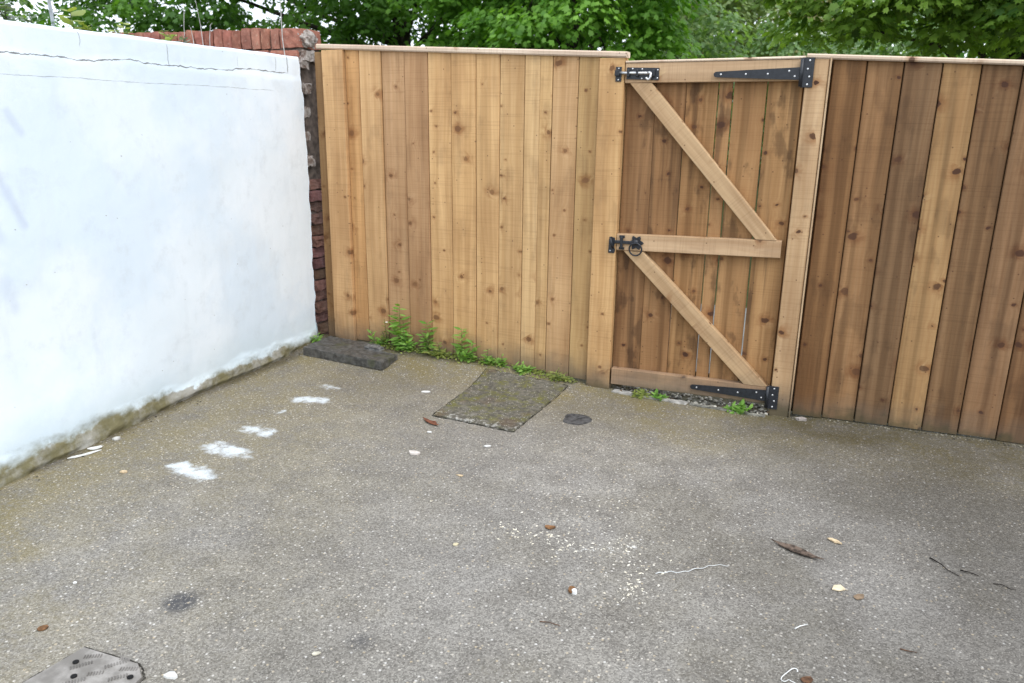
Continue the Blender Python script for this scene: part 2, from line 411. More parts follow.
# ------------------------------------------------------------------ white wall
t = NT('white painted render', 0.75, 0.3)
P = t.pos(); wx, wy, wz = t.sep(P)
yz = t.comb(0.0, wy, wz)
def crackline(z0, amp, wid, seed, y0, y1, slope=0.0):
    n = t.noise(t.comb(seed, wy, 0.0), 3.2, 9.0, 0.70)
    zc = t.math('MULTIPLY_ADD', t.math('SUBTRACT', n, 0.5), amp, z0)
    zc = t.math('ADD', zc, t.math('MULTIPLY', t.math('SUBTRACT', wy, 3.1), slope))
    d = t.math('ABSOLUTE', t.math('SUBTRACT', wz, zc))
    wv = t.math('MULTIPLY', t.sstep(t.noise(t.comb(seed + 3, wy, 0.0), 14.0, 3.0), 0.3, 0.75, 0.25, 1.5), wid)
    k = t.sstep(d, wv, t.math('MULTIPLY', wv, 0.35))
    return t.math('MULTIPLY', k, t.math('MULTIPLY', t.sstep(wy, y0, y0 + 0.05), t.sstep(wy, y1, y1 - 0.05)))
def vcrack(y0, z0, z1, wid, seed):
    n = t.noise(t.comb(seed, 0.0, wz), 12.0, 4.0, 0.6)
    yc = t.math('MULTIPLY_ADD', t.math('SUBTRACT', n, 0.5), 0.05, y0)
    d = t.math('ABSOLUTE', t.math('SUBTRACT', wy, yc))
    k = t.sstep(d, wid, wid * 0.3)
    return t.math('MULTIPLY', k, t.math('MULTIPLY', t.sstep(wz, z0, z0 + .02), t.sstep(wz, z1 + .01, z1 - .01)))
cr1 = crackline(1.735, 0.075, 0.0042, 2.0, -5, 4.2, 0.012)
cr2 = crackline(1.645, 0.035, 0.0022, 9.0, -5, 4.05, 0.0)
cr = t.math('MAXIMUM', cr1, t.math('MULTIPLY', cr2, 0.6))
for a in [(2.725, 1.775, 1.85, .0022, 1.), (3.235, 1.72, 1.83, .003, 4.), (4.19, 1.745, 1.9, .006, 6.), (3.75, 1.75, 1.81, .0015, 8.), (4.08, 1.75, 1.83, .003, 11.)]:
    cr = t.math('MAXIMUM', cr, t.math('MULTIPLY', vcrack(*a), 0.8))
soft = t.noise(yz, 2.2, 4.0); streaks = t.noise(t.comb(0.0, t.math('MULTIPLY', wy, 1.0), t.math('MULTIPLY', wz, 0.25)), 9.0, 4.0)
c = t.mix(t.sstep(soft, 0.35, 0.7, 0.0, 0.6), (0.75, 0.81, 0.85), (0.66, 0.74, 0.79))
cool = t.noise(yz, 1.3, 5.0, 0.6)
c = t.mix(t.sstep(cool, 0.42, 0.62, 0.0, 0.65), c, (0.60, 0.70, 0.79))
grime = t.noise(yz, 7.0, 6.0, 0.7)
c = t.mix(t.sstep(grime, 0.50, 0.72, 0.0, 0.36), c, (0.53, 0.58, 0.61))
c = t.mix(t.sstep(streaks, 0.54, 0.72, 0.0, 0.35), c, (0.62, 0.68, 0.72))
# grey-blue patches low on the left
def patch_mask(y0, z0, y1, z1, r, k):
    dy, dz = y1 - y0, z1 - z0; L2 = dy * dy + dz * dz
    q = t.math('ADD', t.math('MULTIPLY', t.math('SUBTRACT', wy, y0), dy / L2), t.math('MULTIPLY', t.math('SUBTRACT', wz, z0), dz / L2), clamp=True)
    ey = t.math('SUBTRACT', t.math('SUBTRACT', wy, y0), t.math('MULTIPLY', q, dy)); ez = t.math('SUBTRACT', t.math('SUBTRACT', wz, z0), t.math('MULTIPLY', q, dz))
    d = t.math('SQRT', t.math('ADD', t.math('MULTIPLY', ey, ey), t.math('MULTIPLY', ez, ez)))
    d = t.math('ADD', d, t.math('MULTIPLY', t.math('SUBTRACT', t.noise(yz, 16.0, 3.0), 0.5), r))
    return t.sstep(d, r, 0.0, 0.0, k)
for a in [(2.24, 1.26, 2.325, 1.05, .035, .42), (2.33, 1.50, 2.38, 1.42, .03, .3), (2.16, 1.12, 2.2, 1.0, .05, .35), (2.2, 0.82, 2.22, 0.72, .05, .25)]:
    c = t.mix(patch_mask(*a), c, (0.42, 0.47, 0.60))
# little pits, chips
vp = t.voro(t.comb(0.0, t.math('ADD', wy, t.math('MULTIPLY', wz, .5)), t.math('MULTIPLY', wz, 1.6)), 10.0); vc = t.sep(vp['Color'])
pits = t.math('MULTIPLY', t.sstep(t.math('ADD', vp['Distance'], t.math('MULTIPLY', t.noise(yz, 90.0, 3.0), 0.12)), 0.115, 0.075), t.math('GREATER_THAN', vc[0], 0.76))
c = t.mix(t.math('MULTIPLY', pits, 0.7), c, (0.26, 0.25, 0.23))
# damp, algae and bare render at the foot
e1 = t.noise(t.comb(1.0, wy, t.math('MULTIPLY', wz, 2.0)), 2.6, 5.0, 0.6)
base = t.math('SUBTRACT', wz, t.math('MULTIPLY', t.math('SUBTRACT', e1, 0.5), 0.26))
c = t.mix(t.sstep(base, 0.30, 0.06, 0.0, 0.55), c, (0.50, 0.60, 0.63))
bare = t.sstep(t.math('ADD', base, t.math('MULTIPLY', t.math('SUBTRACT', t.noise(yz, 24.0, 5.0, 0.7), 0.5), 0.06)), 0.072, 0.050)
rn = t.noise(t.comb(2.0, wy, t.math('MULTIPLY', wz, 3.0)), 11.0, 5.0, 0.65)
c = t.mix(t.math('MULTIPLY', bare, 0.85), c, t.mix(rn, (0.16, 0.145, 0.105), (0.42, 0.385, 0.32)))
gm = t.noise(t.comb(3.0, wy, wz), 4.0, 5.0, 0.65)
alg = t.math('MULTIPLY', t.sstep(base, 0.12, 0.055), t.sstep(gm, 0.36, 0.56))
c = t.mix(t.math('MULTIPLY', alg, 0.85), c, t.mix(rn, (0.06, 0.055, 0.014), (0.19, 0.16, 0.055)))
c = t.mix(t.math('MULTIPLY', cr, 0.9), c, (0.09, 0.085, 0.08))
t.col(c)
hh = t.math('ADD', t.noise(yz, 14.0, 6.0, 0.6), t.math('MULTIPLY', t.noise(yz, 160.0, 3.0, 0.6), 0.28))
hh = t.math('ADD', hh, t.math('MULTIPLY', bare, t.math('MULTIPLY', rn, 2.5)))
t.normal(t.bump(hh, 0.42, 0.005))
M_white = t.m

ysw = np.concatenate([np.linspace(-6, 1.7, 40), np.linspace(1.72, 4.33, 420)])
prof_z = np.concatenate([np.linspace(-.05, .22, 60), np.linspace(.225, 1.80, 130), np.linspace(1.803, 1.838, 10)])
YW, ZW = np.meshgrid(ysw, prof_z, indexing='ij')
foot = sst(.12, .02, ZW + (fbm(YW * 5, ZW * 9, 8, 4) - .5) * .10)
ctr = np.interp(YW, [-6, 2.0, 2.5, 3.2, 4.33], [.04, .045, .025, -.02, .0])
XW = -3.085 + (fbm(YW * 1.1, ZW * 1.1, 31, 3) - .5) * .018 + (fbm(YW * 7, ZW * 7, 41, 4) - .5) * .003
XW = XW + ctr * sst(.5, 0, ZW) + foot * (.012 + .014 * (fbm(YW * 16, ZW * 30, 51, 4)))
XW = XW - .012 * sst(.022, .0, ZW - gz(np.full_like(YW, -3.05), YW)) * sst(.35, .5, fbm(YW * 4, YW * 0, 61, 3))
XW -= .004 * sst(1.715, 1.75, ZW + (fbm(YW * 3, YW * 0 + 1, 71, 3) - .5) * .05)
# rounded arris, top, back
zt = 1.852 + (fbm(ysw * 4, ysw * 0, 81, 4) - .5) * .012
cols_x = [XW]; cols_z = [ZW]
for k, (ox, oz) in enumerate([(-.004, -.004), (-.012, 0), (-.10, .003), (-.20, .0), (-.215, -.02), (-.22, -1.90)]):
    cols_x.append((XW[:, -1] + ox)[:, None]); cols_z.append((zt + oz)[:, None])
AX = np.concatenate(cols_x, 1); AZ = np.concatenate(cols_z, 1); AY = np.repeat(ysw[:, None], AX.shape[1], 1)
endw = sst(4.2, 4.33, AY)
AY = AY + endw * ((fbm(AZ * 9, AZ * 0, 91, 4) - .5) * .035 - .018 * sst(1.4, 1.85, AZ))
nv = AX.shape[1]
f = grid_faces(len(ysw), nv)
flat = list(f.ravel()); starts = list(np.arange(len(f)) * 4)
# end caps as ring fans
verts = np.stack([AX, AY, AZ], -1).reshape(-1, 3)
extra = []
for i in (0, len(ysw) - 1):
    ring = np.arange(i * nv, (i + 1) * nv)
    cpt = np.array([-3.2, verts[ring, 1].mean(), 0.9]); ci = len(verts) + len(extra); extra.append(cpt)
    for j in range(nv):
        k = (j + 1) % nv
        starts.append(len(flat)); tri = (ring[j], ring[k], ci) if i else (ring[k], ring[j], ci); flat += list(tri)
verts = np.concatenate([verts, np.array(extra)])
wall = np_mesh('white_wall', verts, flat, starts, M_white, None, False)
tag(wall, 'cracked white painted garden wall with a mossy stained foot', 'wall')

# ------------------------------------------------------------------ brick wall behind
t = NT('old red brick', 0.9, 0.2)
o = t.obj(); tint = t.attr('tint', 'Color')
n = t.noise(o, 16.0, 5.0, 0.65); n2 = t.noise(o, 60.0, 3.0)
c = t.mix(t.sstep(n, 0.3, 0.7), (0.21, 0.085, 0.06), (0.36, 0.155, 0.108))
c = t.mix(t.sstep(n2, 0.55, 0.75, 0, 0.5), c, (0.40, 0.27, 0.20))
c = t.mix(1.0, c, tint, 'MULTIPLY')
t.col(c); t.normal(t.bump(t.math('ADD', n, t.math('MULTIPLY', n2, 0.5)), 0.6, 0.006))
M_brick = t.m
t = NT('flaking grey brick', 0.9, 0.2)
o = t.obj(); n = t.noise(o, 22.0, 5.0, 0.7)
t.col(t.mix(t.sstep(n, 0.35, 0.62), (0.17, 0.12, 0.095), (0.44, 0.40, 0.37)))
t.normal(t.bump(n, 0.8, 0.01)); M_mort = t.m
M_core = simple('dark earthy mortar', (0.15, 0.115, 0.095), 0.95, 0.4, 20, 0.5)

def rough_brick(mb, x0, x1, y0, y1, z0, z1, tint, amp=0.006, cuts=3):
    bm = bmesh.new(); bmesh.ops.create_cube(bm, size=1.0)
    if cuts: bmesh.ops.subdivide_edges(bm, edges=bm.edges[:], cuts=cuts, use_grid_fill=True)
    sd = R.uniform(0, 90)
    for v in bm.verts:
        q = v.co.copy()
        # round the corners
        r = 1 - 0.05 * max(0, (abs(q.x) + abs(q.y) + abs(q.z)) * 2 - 2)
        p = V(((x0 + x1) / 2 + q.x * r * (x1 - x0), (y0 + y1) / 2 + q.y * r * (y1 - y0), (z0 + z1) / 2 + q.z * r * (z1 - z0)))
        nx = float(vnoise(p.x * 40 + sd, p.z * 40 + p.y * 31, 1)) - .5
        ny = float(vnoise(p.x * 37 + p.y * 29, p.z * 41 + sd, 2)) - .5
        nz = float(vnoise(p.y * 43 + sd, p.x * 39 + p.z * 21, 3)) - .5
        v.co = p + V((nx, ny, nz)) * 2 * amp
    mb.bm(bm, tint)

bw = empty('brick_wall', (-3.6, 4.5, 0))
tag(bw, 'old red brick wall with an upright coping course behind the white wall', 'wall')
mb = MB(); core = MB()
core.box(-5.9, -3.145, 4.415, 4.59, -.05, 1.86, 0)
core.build('mortar', M_core, bw)
zc = -0.03; k = 0
greys = MB()
while zc < 1.83:
    x = -3.118 + R.uniform(-.02, .02) + (0.012 if k % 2 else -.010); first = True
    while x > -5.8:
        L = (0.215 if (k % 2) else 0.215) if not first else (0.10 if k % 2 else 0.20)
        tn = R.uniform(.55, 1.05); tint = (tn, tn * R.uniform(.85, 1.1), tn * R.uniform(.85, 1.1))
        if first and zc > 1.05 and k % 2:
            x -= .055; rough_brick(mb, x - L, x, 4.42, 4.60, zc, zc + .064, (.50, .56, .62), .010, 3)
        elif first and zc > 1.05:
            rough_brick(greys, x - L, x, 4.385 + R.uniform(-.006, .01), 4.47, zc + R.uniform(-.006, .004), zc + .067 + R.uniform(-.008, .008), (1, 1, 1), .011)
        else:
            if first: tint = (tint[0] * .66, tint[1] * .86, tint[2] * 1.0)
            rough_brick(mb, x - L, x, 4.395 + R.uniform(-.006, .006), 4.60, zc, zc + .064, tint, .008 if first else .003, 3 if first else 0)
        x -= L + .011; first = False
    zc += .076; k += 1
mb.build('brickwork', M_brick, bw)
greys.build('spalled_brick', M_mort, bw)
cp = MB(); x = -3.112
rough_brick(cp, x - .155, x, 4.375, 4.60, 1.912, 2.028, (1.02, 1, 1), .005)
x -= .168
while x > -5.8:
    w = R.uniform(.058, .068); tn = R.uniform(.85, 1.25)
    rough_brick(cp, x - w, x, 4.375 + R.uniform(-.005, .005), 4.60, 1.908 + R.uniform(-.004, .004), 2.03 + R.uniform(-.004, .006), (tn, tn * R.uniform(.9, 1.08), tn * R.uniform(.9, 1.08)), .0035, 2)
    x -= w + R.uniform(.008, .013)
x = -3.14
while x > -5.8:
    tn = R.uniform(.8, 1.15)
    rough_brick(cp, x - .21, x, 4.372, 4.60, 1.848, 1.900, (tn, tn, tn), .004, 2); x -= .222
cp.build('coping', M_brick, bw)
cm = MB(); cm.box(-5.8, -3.125, 4.395, 4.59, 1.83, 2.018, 0); cm.build('coping_mortar', M_core, bw)
lump = MB()
bm = bmesh.new(); bmesh.ops.create_icosphere(bm, subdivisions=4, radius=1.0)
for v in bm.verts:
    q = v.co; nn = float(fbm(np.array([q.x * 3 + 5]), np.array([q.z * 3 + q.y * 2]), 7, 4)[0])
    v.co = V((-3.118 + q.x * .030 * (.5 + nn), 4.455 + q.y * .085 * (.5 + nn), 1.962 + q.z * .055 * (.5 + nn)))
lump.bm(bm)
rough_brick(lump, -3.20, -3.105, 4.39, 4.53, 1.835, 1.90, (1, 1, 1), .012)
lump.build('mortar_patch', M_mort, bw)

# ------------------------------------------------------------------ left fence
FA, FB = V((-2.95, 4.42, 0)), V((-1.0, 4.21, 0))
fd = (FB - FA).normalized(); fn = V((fd.y, -fd.x, 0))   # towards the yard
def fl(x, out=0.0, z=0.0):
    p = FA + fd * ((x - FA.x) / fd.x) + fn * out; return V((p.x, p.y, z))
def capz(x): return float(np.interp(x, [-3.1, -3.02, -2.4, -1.73, -1.14, -.9], [1.940, 1.936, 1.907, 1.874, 1.849, 1.838]))
UP = V((0, 0, 1))
fence = empty('wooden_fence', (-2.0, 4.32, 0))
tag(fence, 'honey coloured board fence panel between the brick wall and the gate', 'fence')
mb = MB()
edges = [-2.806, -2.699, -2.535, -2.369, -2.204, -2.045, -1.880, -1.727, -1.572, -1.404, -1.253, -1.135]
tints = [(.98, .80, .62), (1.02, .92, .82), (.80, .70, .66), (.74, .63, .58), (1.10, 1.0, .86), (1.06, .95, .80), (1.02, .92, .78), (.96, .88, .76), (1.05, 1.0, .90), (.93, .84, .76), (.80, .74, .60)]
for i in range(11):
    x0, x1 = edges[i] + .002, edges[i + 1] - .002
    xm = (x0 + x1) / 2; zb = float(rise(xm)) + R.uniform(-.004, .012); zt = capz(xm) - .012
    if i == 10: zb += .012
    if i == 8:
        # this board is split along a third of its width
        q = x0 + (x1 - x0) * .56
        mb.plank(fl((x0 + q) / 2, .001, zb), UP, fd, zt - zb, (q - x0) / fd.x - .0012, .021, tints[i], .0015, 8, .0015)
        mb.plank(fl((q + x1) / 2, -.001, zb), UP, fd, zt - zb, (x1 - q) / fd.x - .0012, .021, (1.0, .93, .80), .0015, 8, .0015)
        continue
    p = fl(xm, R.uniform(-.003, .003), zb)
    mb.plank(p, UP, fd, zt - zb, (x1 - x0) / fd.x, .021, tints[i], .0025, 8, .0022, edge=.0012)
# one board stands split down its middle
mb.build('board_panel', M_fence, fence)
d = MB(); d.plank(fl(-3.012, -.022, .02), UP, fd, 1.87, .10, .03, (.62, .54, .46), .003); d.build('recessed_board', M_fence, fence)
p = MB(); p.plank(fl(-2.888, .012, .02), UP, fd, 1.875, .165, .05, (1.05, .94, .84), .004); p.build('post', M_fence, fence)
p = MB(); p.plank(V((-1.066, 4.232, -.03)), UP, V((1, 0, 0)), 1.842, .136, .085, (1.0, .90, .76), .004); p.build('post', M_fence, fence)
p = MB(); p.plank(V((-.975, 4.315, -.03)), UP, V((1, 0, 0)), 1.83, .05, .05, (1.05, 1, .9), .003); p.build('stop_post', M_fence, fence)
p = MB(); p.plank((-3.16, 4.66, -.03), UP, (1, 0, 0), 1.86, .22, .08, (.30, .27, .25), .003); p.build('back_or_shade_post', M_fence, fence)  # added dark post, standing in for the shadowed brick face in the gap
cap = MB()
a, b = V((-3.01, 0, 0)), V((-.985, 0, 0))
pa, pb = fl(a.x, .004, capz(a.x) - .016), fl(b.x, .004, capz(b.x) - .016)
al = pb - pa
cap.plank(pa, al, UP, al.length, .030, .060, (1.0, .97, .96), .007, 16, .003); cap.build('cap_rail', M_pale, fence)

# ------------------------------------------------------------------ right fence
fence2 = empty('wooden_fence', (1.2, 4.2, 0))
tag(fence2, 'wide brown board fence panel to the right of the gate', 'fence')
mb = MB()
e = [0.004, .153, .311, .470, .627, .789, .956, 1.115, 1.275, 1.43, 1.59, 1.75, 1.91]
tn = [(.45, .34, .26), (.57, .46, .39), (.385, .325, .30), (.76, .67, .56), (.43, .355, .315), (.51, .425, .40), (.40, .31, .265), (.6, .5, .45), (.45, .37, .33), (.7, .6, .5), (.5, .4, .36), (.55, .45, .4)]  # board browns, with some falloff of light put into the colour
def cap2(x): return 1.816 - .0442 * (x + .059)
for i in range(12):
    x0, x1 = e[i] + .0028, e[i + 1] - .0028; xm = (x0 + x1) / 2
    zb = float(rise(xm)) + R.uniform(.0, .014); zt = cap2(xm) - .016
    mb.plank((e[i + 1], 4.234, zb + .004), UP, (1, 0, 0), zt - zb - .006, .04, .012, (.25, .22, .2), .002, 4, .0)
    mb.plank((xm, 4.212 + R.uniform(-.003, .003), zb), UP, (1, 0, 0), zt - zb, x1 - x0, .022, tn[i], .003, 8, .0025, edge=.001)
mb.build('board_panel', M_right, fence2)
p = MB(); p.plank((-.062, 4.225, -.03), UP, (1, 0, 0), cap2(-.06) - .02 + .03, .100, .085, (.97, .90, .80), .004); p.build('post', M_rail, fence2)
p = MB(); p.plank((-.100, 4.29, .03), UP, (1, 0, 0), 1.70, .06, .045, (.5, .42, .36), .003); p.build('stop_post', M_fence, fence2)
p = MB(); p.plank((.0, 4.262, .0), UP, (1, 0, 0), 1.80, .07, .03, (.3, .25, .22), .003); p.build('back_batten', M_fence, fence2)
p = MB(); p.plank((-.006, 4.19, -.02), UP, (1, 0, 0), cap2(0) - .018 + .02, .008, .03, (1.0, .98, .95), .0015); p.build('edge_strip', M_rail, fence2)
c2 = MB(); pa, pb = V((-.115, 4.205, cap2(-.115) - .011)), V((1.93, 4.205, cap2(1.93) - .011))
c2.plank(pa, pb - pa, UP, (pb - pa).length, .022, .062, (1.0, .97, .96), .006, 14, .003); c2.build('cap_rail', M_pale, fence2)
p = MB(); p.plank((1.0, 4.245, 0.0), UP, (1, 0, 0), 1.74, .09, .04, (.3, .25, .22), .003); p.build('back_or_shade_post', M_right, fence2)

# ------------------------------------------------------------------ gate
gate = empty('wooden_gate', (-.55, 4.2, 0))
tag(gate, 'wooden ledged and braced garden gate with black iron fittings', 'gate')
mb = MB()
ge = [-.994, -.838, -.681, -.520, -.448, -.285, -.120]
gt = [(.57, .45, .38), (.56, .44, .36), (.66, .53, .42), (.68, .55, .45), (.70, .57, .46), (.77, .64, .52)]
for i in range(6):
    gl = .0030 if i in (3, 4, 5) else .0010; gr_ = .0030 if i in (2, 3, 4) else .0010
    x0, x1 = ge[i] + gl, ge[i + 1] - gr_; xm = (x0 + x1) / 2
    mb.plank((xm, 4.246 + R.uniform(-.002, .002), .05), UP, (1, 0, 0), 1.73, x1 - x0, .02, gt[i], .002, 8, .002, edge=.0012)
mb.build('board_panel', M_gate, gate)
def rail(name, pL, pR, h, T=.042, tint=(1, .95, .9)):
    m = MB(); pL, pR = V(pL), V(pR)
    m.plank(pL, pR - pL, UP, (pR - pL).length, h, T, tint, .003, 8, .001); return m.build(name, M_rail, gate)
rail('top_rail', (-.993, 4.213, 1.736), (-.119, 4.213, 1.745), .098)
m = MB(); m.plank(V((-.993, 4.219, 1.7905)), V((.874, 0, .012)), UP, .874, .012, .066, (1, .97, .95), .004, 6, .001); m.build('top_strip', M_pale, gate)
rail('middle_rail', (-.994, 4.213, .859), (-.139, 4.213, .877), .089)
rail('bottom_rail', (-.987, 4.213, .0865), (-.124, 4.213, .0895), .096, tint=(.86, .76, .70))
def brace(tl, tr, br, bl):
    # four corners as seen in the yard, sawn flat to the rails
    m = MB(); ru, rv = R.uniform(0, 50), R.uniform(0, 50)
    a = V((bl[0] - tl[0], 0, bl[1] - tl[1])).normalized(); q = V((-a.z, 0, a.x))
    vs = []; wc = []
    n = 6
    for yy, ins in ((4.194, .0), (4.191, .004), (4.2345, .0)):
        for i in range(n + 1):
            s_ = i / n
            for (A, B) in ((tl, bl), (tr, br)):
                P0 = V((A[0] + (B[0] - A[0]) * s_, yy, A[1] + (B[1] - A[1]) * s_))
                Cn = V(((tl[0] + tr[0]) / 2 * (1 - s_) + (bl[0] + br[0]) / 2 * s_, yy, P0.z))
                P0 = P0 + (Cn - P0) * (ins / max(.001, (Cn - P0).length))
                vs.append(P0); rel = P0 - V((tl[0], yy, tl[1])); wc.append((rel.dot(q) + ru + (yy - 4.19) * .7, rel.dot(a) + rv, yy))
    fs = []
    W = 2 * (n + 1)
    for i in range(n):
        b = 2 * i
        fs.append((W + b, W + b + 1, W + b + 3, W + b + 2))
        fs.append((b, b + 2, W + b + 2, W + b)[::-1]); fs.append((b + 1, W + b + 1, W + b + 3, b + 3)[::-1])
        fs.append((b, 2 * W + b, 2 * W + b + 2, b + 2)); fs.append((b + 1, b + 3, 2 * W + b + 3, 2 * W + b + 1))
        fs.append((2 * W + b, 2 * W + b + 1, 2 * W + b + 3, 2 * W + b + 2))
    fs.append((0, 1, 2 * W + 1, 2 * W)); fs.append((2 * n, 2 * n + 1, 2 * W + 2 * n + 1, 2 * W + 2 * n))
    fs.append((0, 1, W + 1, W)); fs.append((2 * n, 2 * n + 1, W + 2 * n + 1, W + 2 * n))
    m.add(vs, fs, wc, (.98, .93, .84)); m.build('brace', M_rail, gate)
brace((-.967, 1.6865), (-.853, 1.6865), (-.164, .9225), (-.270, .9215))
brace((-.955, .8135), (-.846, .8145), (-.131, .1385), (-.258, .1375))

def screw(m, x, y, z, r=.0055):
    bm = bmesh.new(); bmesh.ops.create_uvsphere(bm, u_segments=10, v_segments=6, radius=1.0)
    for v in bm.verts: v.co = V((x + v.co.x * r, y + v.co.y * r * .45, z + v.co.z * r))
    m.bm(bm)
def screw1(par, x, y, z, r):
    m = MB(); screw(m, x, y, z, r); m.build('screw', M_zinc, par, True)
def hinge(tipx, tipz, rootx, ztop, zbot, px0, px1, pz0, pz1, y=4.1885):
    hg = empty('hinge', (0, 0, 0)); hg.parent = gate; hg.location = V((px0, y, (pz0 + pz1) / 2)) - V(gate.location)
    fnp = lambda a, b, h: (a, y - h, b)
    m = MB(); zc_ = (tipz)
    tip = [(tipx + .012 * (1 - math.cos(q)) - .004, tipz + .013 * math.sin(q)) for q in np.linspace(math.pi / 2, -math.pi / 2, 7)]
    tip = [(tipx + .012 - .016 * math.cos(q), tipz + .0135 * math.sin(q)) for q in np.linspace(-math.pi / 2, math.pi / 2, 8)]
    poly = [(rootx, zbot)] + [(rootx, ztop)] + tip[::-1]
    m.extrude(poly, .0045, fnp, .0008); m.build('strap', M_iron, hg)
    m = MB(); m.extrude([(px0, pz0), (px1, pz0), (px1, pz1), (px0, pz1)], .005, lambda a, b, h: (a, y - h - .0002, b), .001)
    m.build('leaf_plate', M_iron, hg)
    m = MB(); m.tube([(px0 - .001, y - .007, pz0 + .004 + 0 * .01), (px0 - .001, y - .007, pz1 - .004)], .0085, 12); m.build('knuckle', M_iron, hg, True)
    for q in (.06, .36, .62): screw1(hg, tipx + .008 + q * (rootx - tipx - .01), y - .0052, tipz + q * ((ztop + zbot) / 2 - tipz) * .9, .0048)
    w_ = (ztop - zbot)
    screw1(hg, rootx - .055, y - .0052, zbot + w_ * .70, .0048); screw1(hg, rootx - .028, y - .0052, zbot + w_ * .28, .0048)
    for q, o_ in ((.1, .0), (.36, .006), (.62, -.004), (.9, .002)):
        screw1(hg, px0 + .030 + o_, y - .0062, pz0 + (pz1 - pz0) * q, .005)
hinge(-.540, 1.726, -.134, 1.757, 1.699, -.132, -.078, 1.664, 1.800, y=4.1815)
hinge(-.533, .089, -.130, .123, .061, -.128, -.072, .022, .150, y=4.1815)

# bolt
bo = empty('bolt', (0, 0, 0)); bo.parent = gate; bo.location = V((-.9, 4.19, 1.735)) - V(gate.location)
y = 4.1915
m = MB(); m.extrude([(-.986, 1.706), (-.818, 1.701), (-.817, 1.760), (-.985, 1.764)], .004, lambda a, b, h: (a, y - h, b), .001); m.build('back_plate', M_iron, bo)
for xx, w_ in ((-.975, .014), (-.928, .012), (-.845, .016)):
    m = MB(); m.box(xx - w_ / 2, xx + w_ / 2, y - .022, y - .0035, 1.716, 1.754, .004); m.build('staple', M_iron, bo)
m = MB(); m.tube([(-1.035, y - .012, 1.7375), (-.935, y - .012, 1.736), (-.838, y - .012, 1.7345)], .0068, 12)
m.tube([(-.878, y - .012, 1.737), (-.862, y - .021, 1.738), (-.855, y - .026, 1.732), (-.856, y - .028, 1.716), (-.861, y - .028, 1.706), (-.869, y - .028, 1.703), (-.876, y - .028, 1.709), (-.877, y - .028, 1.714)], .0058, 10)
m.build('rod', M_zinc, bo, True)
for xx, zz in ((-.825, 1.750), (-.825, 1.711), (-.905, 1.755), (-.905, 1.709), (-.955, 1.757)): screw1(bo, xx, y - .005, zz, .0042)
# keep on the post
kp = empty('bolt_keep', (0, 0, 0)); kp.parent = fence; kp.location = V((-1.026, 4.188, 1.73)) - V(fence.location)
y = 4.1885
m = MB(); m.extrude([(-1.043, 1.694), (-1.012, 1.694), (-1.012, 1.767), (-1.043, 1.767)], .004, lambda a, b, h: (a, y - h, b), .001); m.build('keep_plate', M_iron, kp)
m = MB(); m.box(-1.044, -1.020, y - .024, y - .003, 1.720, 1.752, .004); m.build('staple', M_iron, kp)
screw1(kp, -1.027, y - .005, 1.759, .0042); screw1(kp, -1.027, y - .005, 1.703, .0042)

# ring latch
rl = empty('ring_latch', (0, 0, 0)); rl.parent = gate; rl.location = V((-.9, 4.19, .86)) - V(gate.location)
y = 4.1915
star = []
for k in range(24):
    a_ = 2 * math.pi * k / 24; rr = .034 + .008 * math.cos(6 * a_)
    star.append((-.886 + rr * math.cos(a_), .862 + rr * math.sin(a_)))
m = MB(); m.extrude(star, .005, lambda a, b, h: (a, y - h, b), .0015); m.build('rose', M_iron, rl)
m = MB(); bm = bmesh.new(); bmesh.ops.create_uvsphere(bm, u_segments=16, v_segments=10, radius=1)
for v in bm.verts: v.co = V((-.886 + v.co.x * .017, y - .010 + v.co.y * .014, .866 + v.co.z * .017))
m.bm(bm); m.build('boss', M_iron, rl, True)
m = MB(); m.box(-1.005, -.890, y - .015, y - .007, .853, .871, .003); m.build('latch_bar', M_iron, rl)
m = MB(); m.box(-.972, -.958, y - .021, y + .0, .826, .892, .004); m.box(-.980, -.950, y - .005, y, .820, .834, .001); m.box(-.980, -.950, y - .005, y, .884, .898, .001); m.build('staple', M_iron, rl)
m = MB(); pts = [(-.884 + .034 * math.sin(a_), y - .022 - .004 * math.cos(a_), .829 + .034 * math.cos(a_)) for a_ in np.linspace(0, 2 * math.pi, 29)]
m.tube(pts, .0045, 8); m.build('ring', M_iron, rl, True)
lk = empty('latch_keep', (0, 0, 0)); lk.parent = fence; lk.location = V((-1.02, 4.188, .84)) - V(fence.location)
y = 4.1885
m = MB(); m.extrude([(-1.038, .798), (-1.004, .798), (-1.000, .815), (-1.006, .835), (-1.003, .86), (-1.004, .882), (-1.026, .888), (-1.036, .874)], .005, lambda a, b, h: (a, y - h, b), .001); m.build('keep_plate', M_iron, lk)
m = MB(); m.tube([(-1.012, y - .004, .828), (-1.014, y - .022, .838), (-1.016, y - .030, .855), (-1.022, y - .026, .878), (-1.028, y - .02, .888)], [.007, .008, .007, .006, .004], 8); m.build('hook', M_iron, lk, True)
screw1(lk, -1.027, y - .006, .811, .004); screw1(lk, -1.028, y - .006, .868, .004)

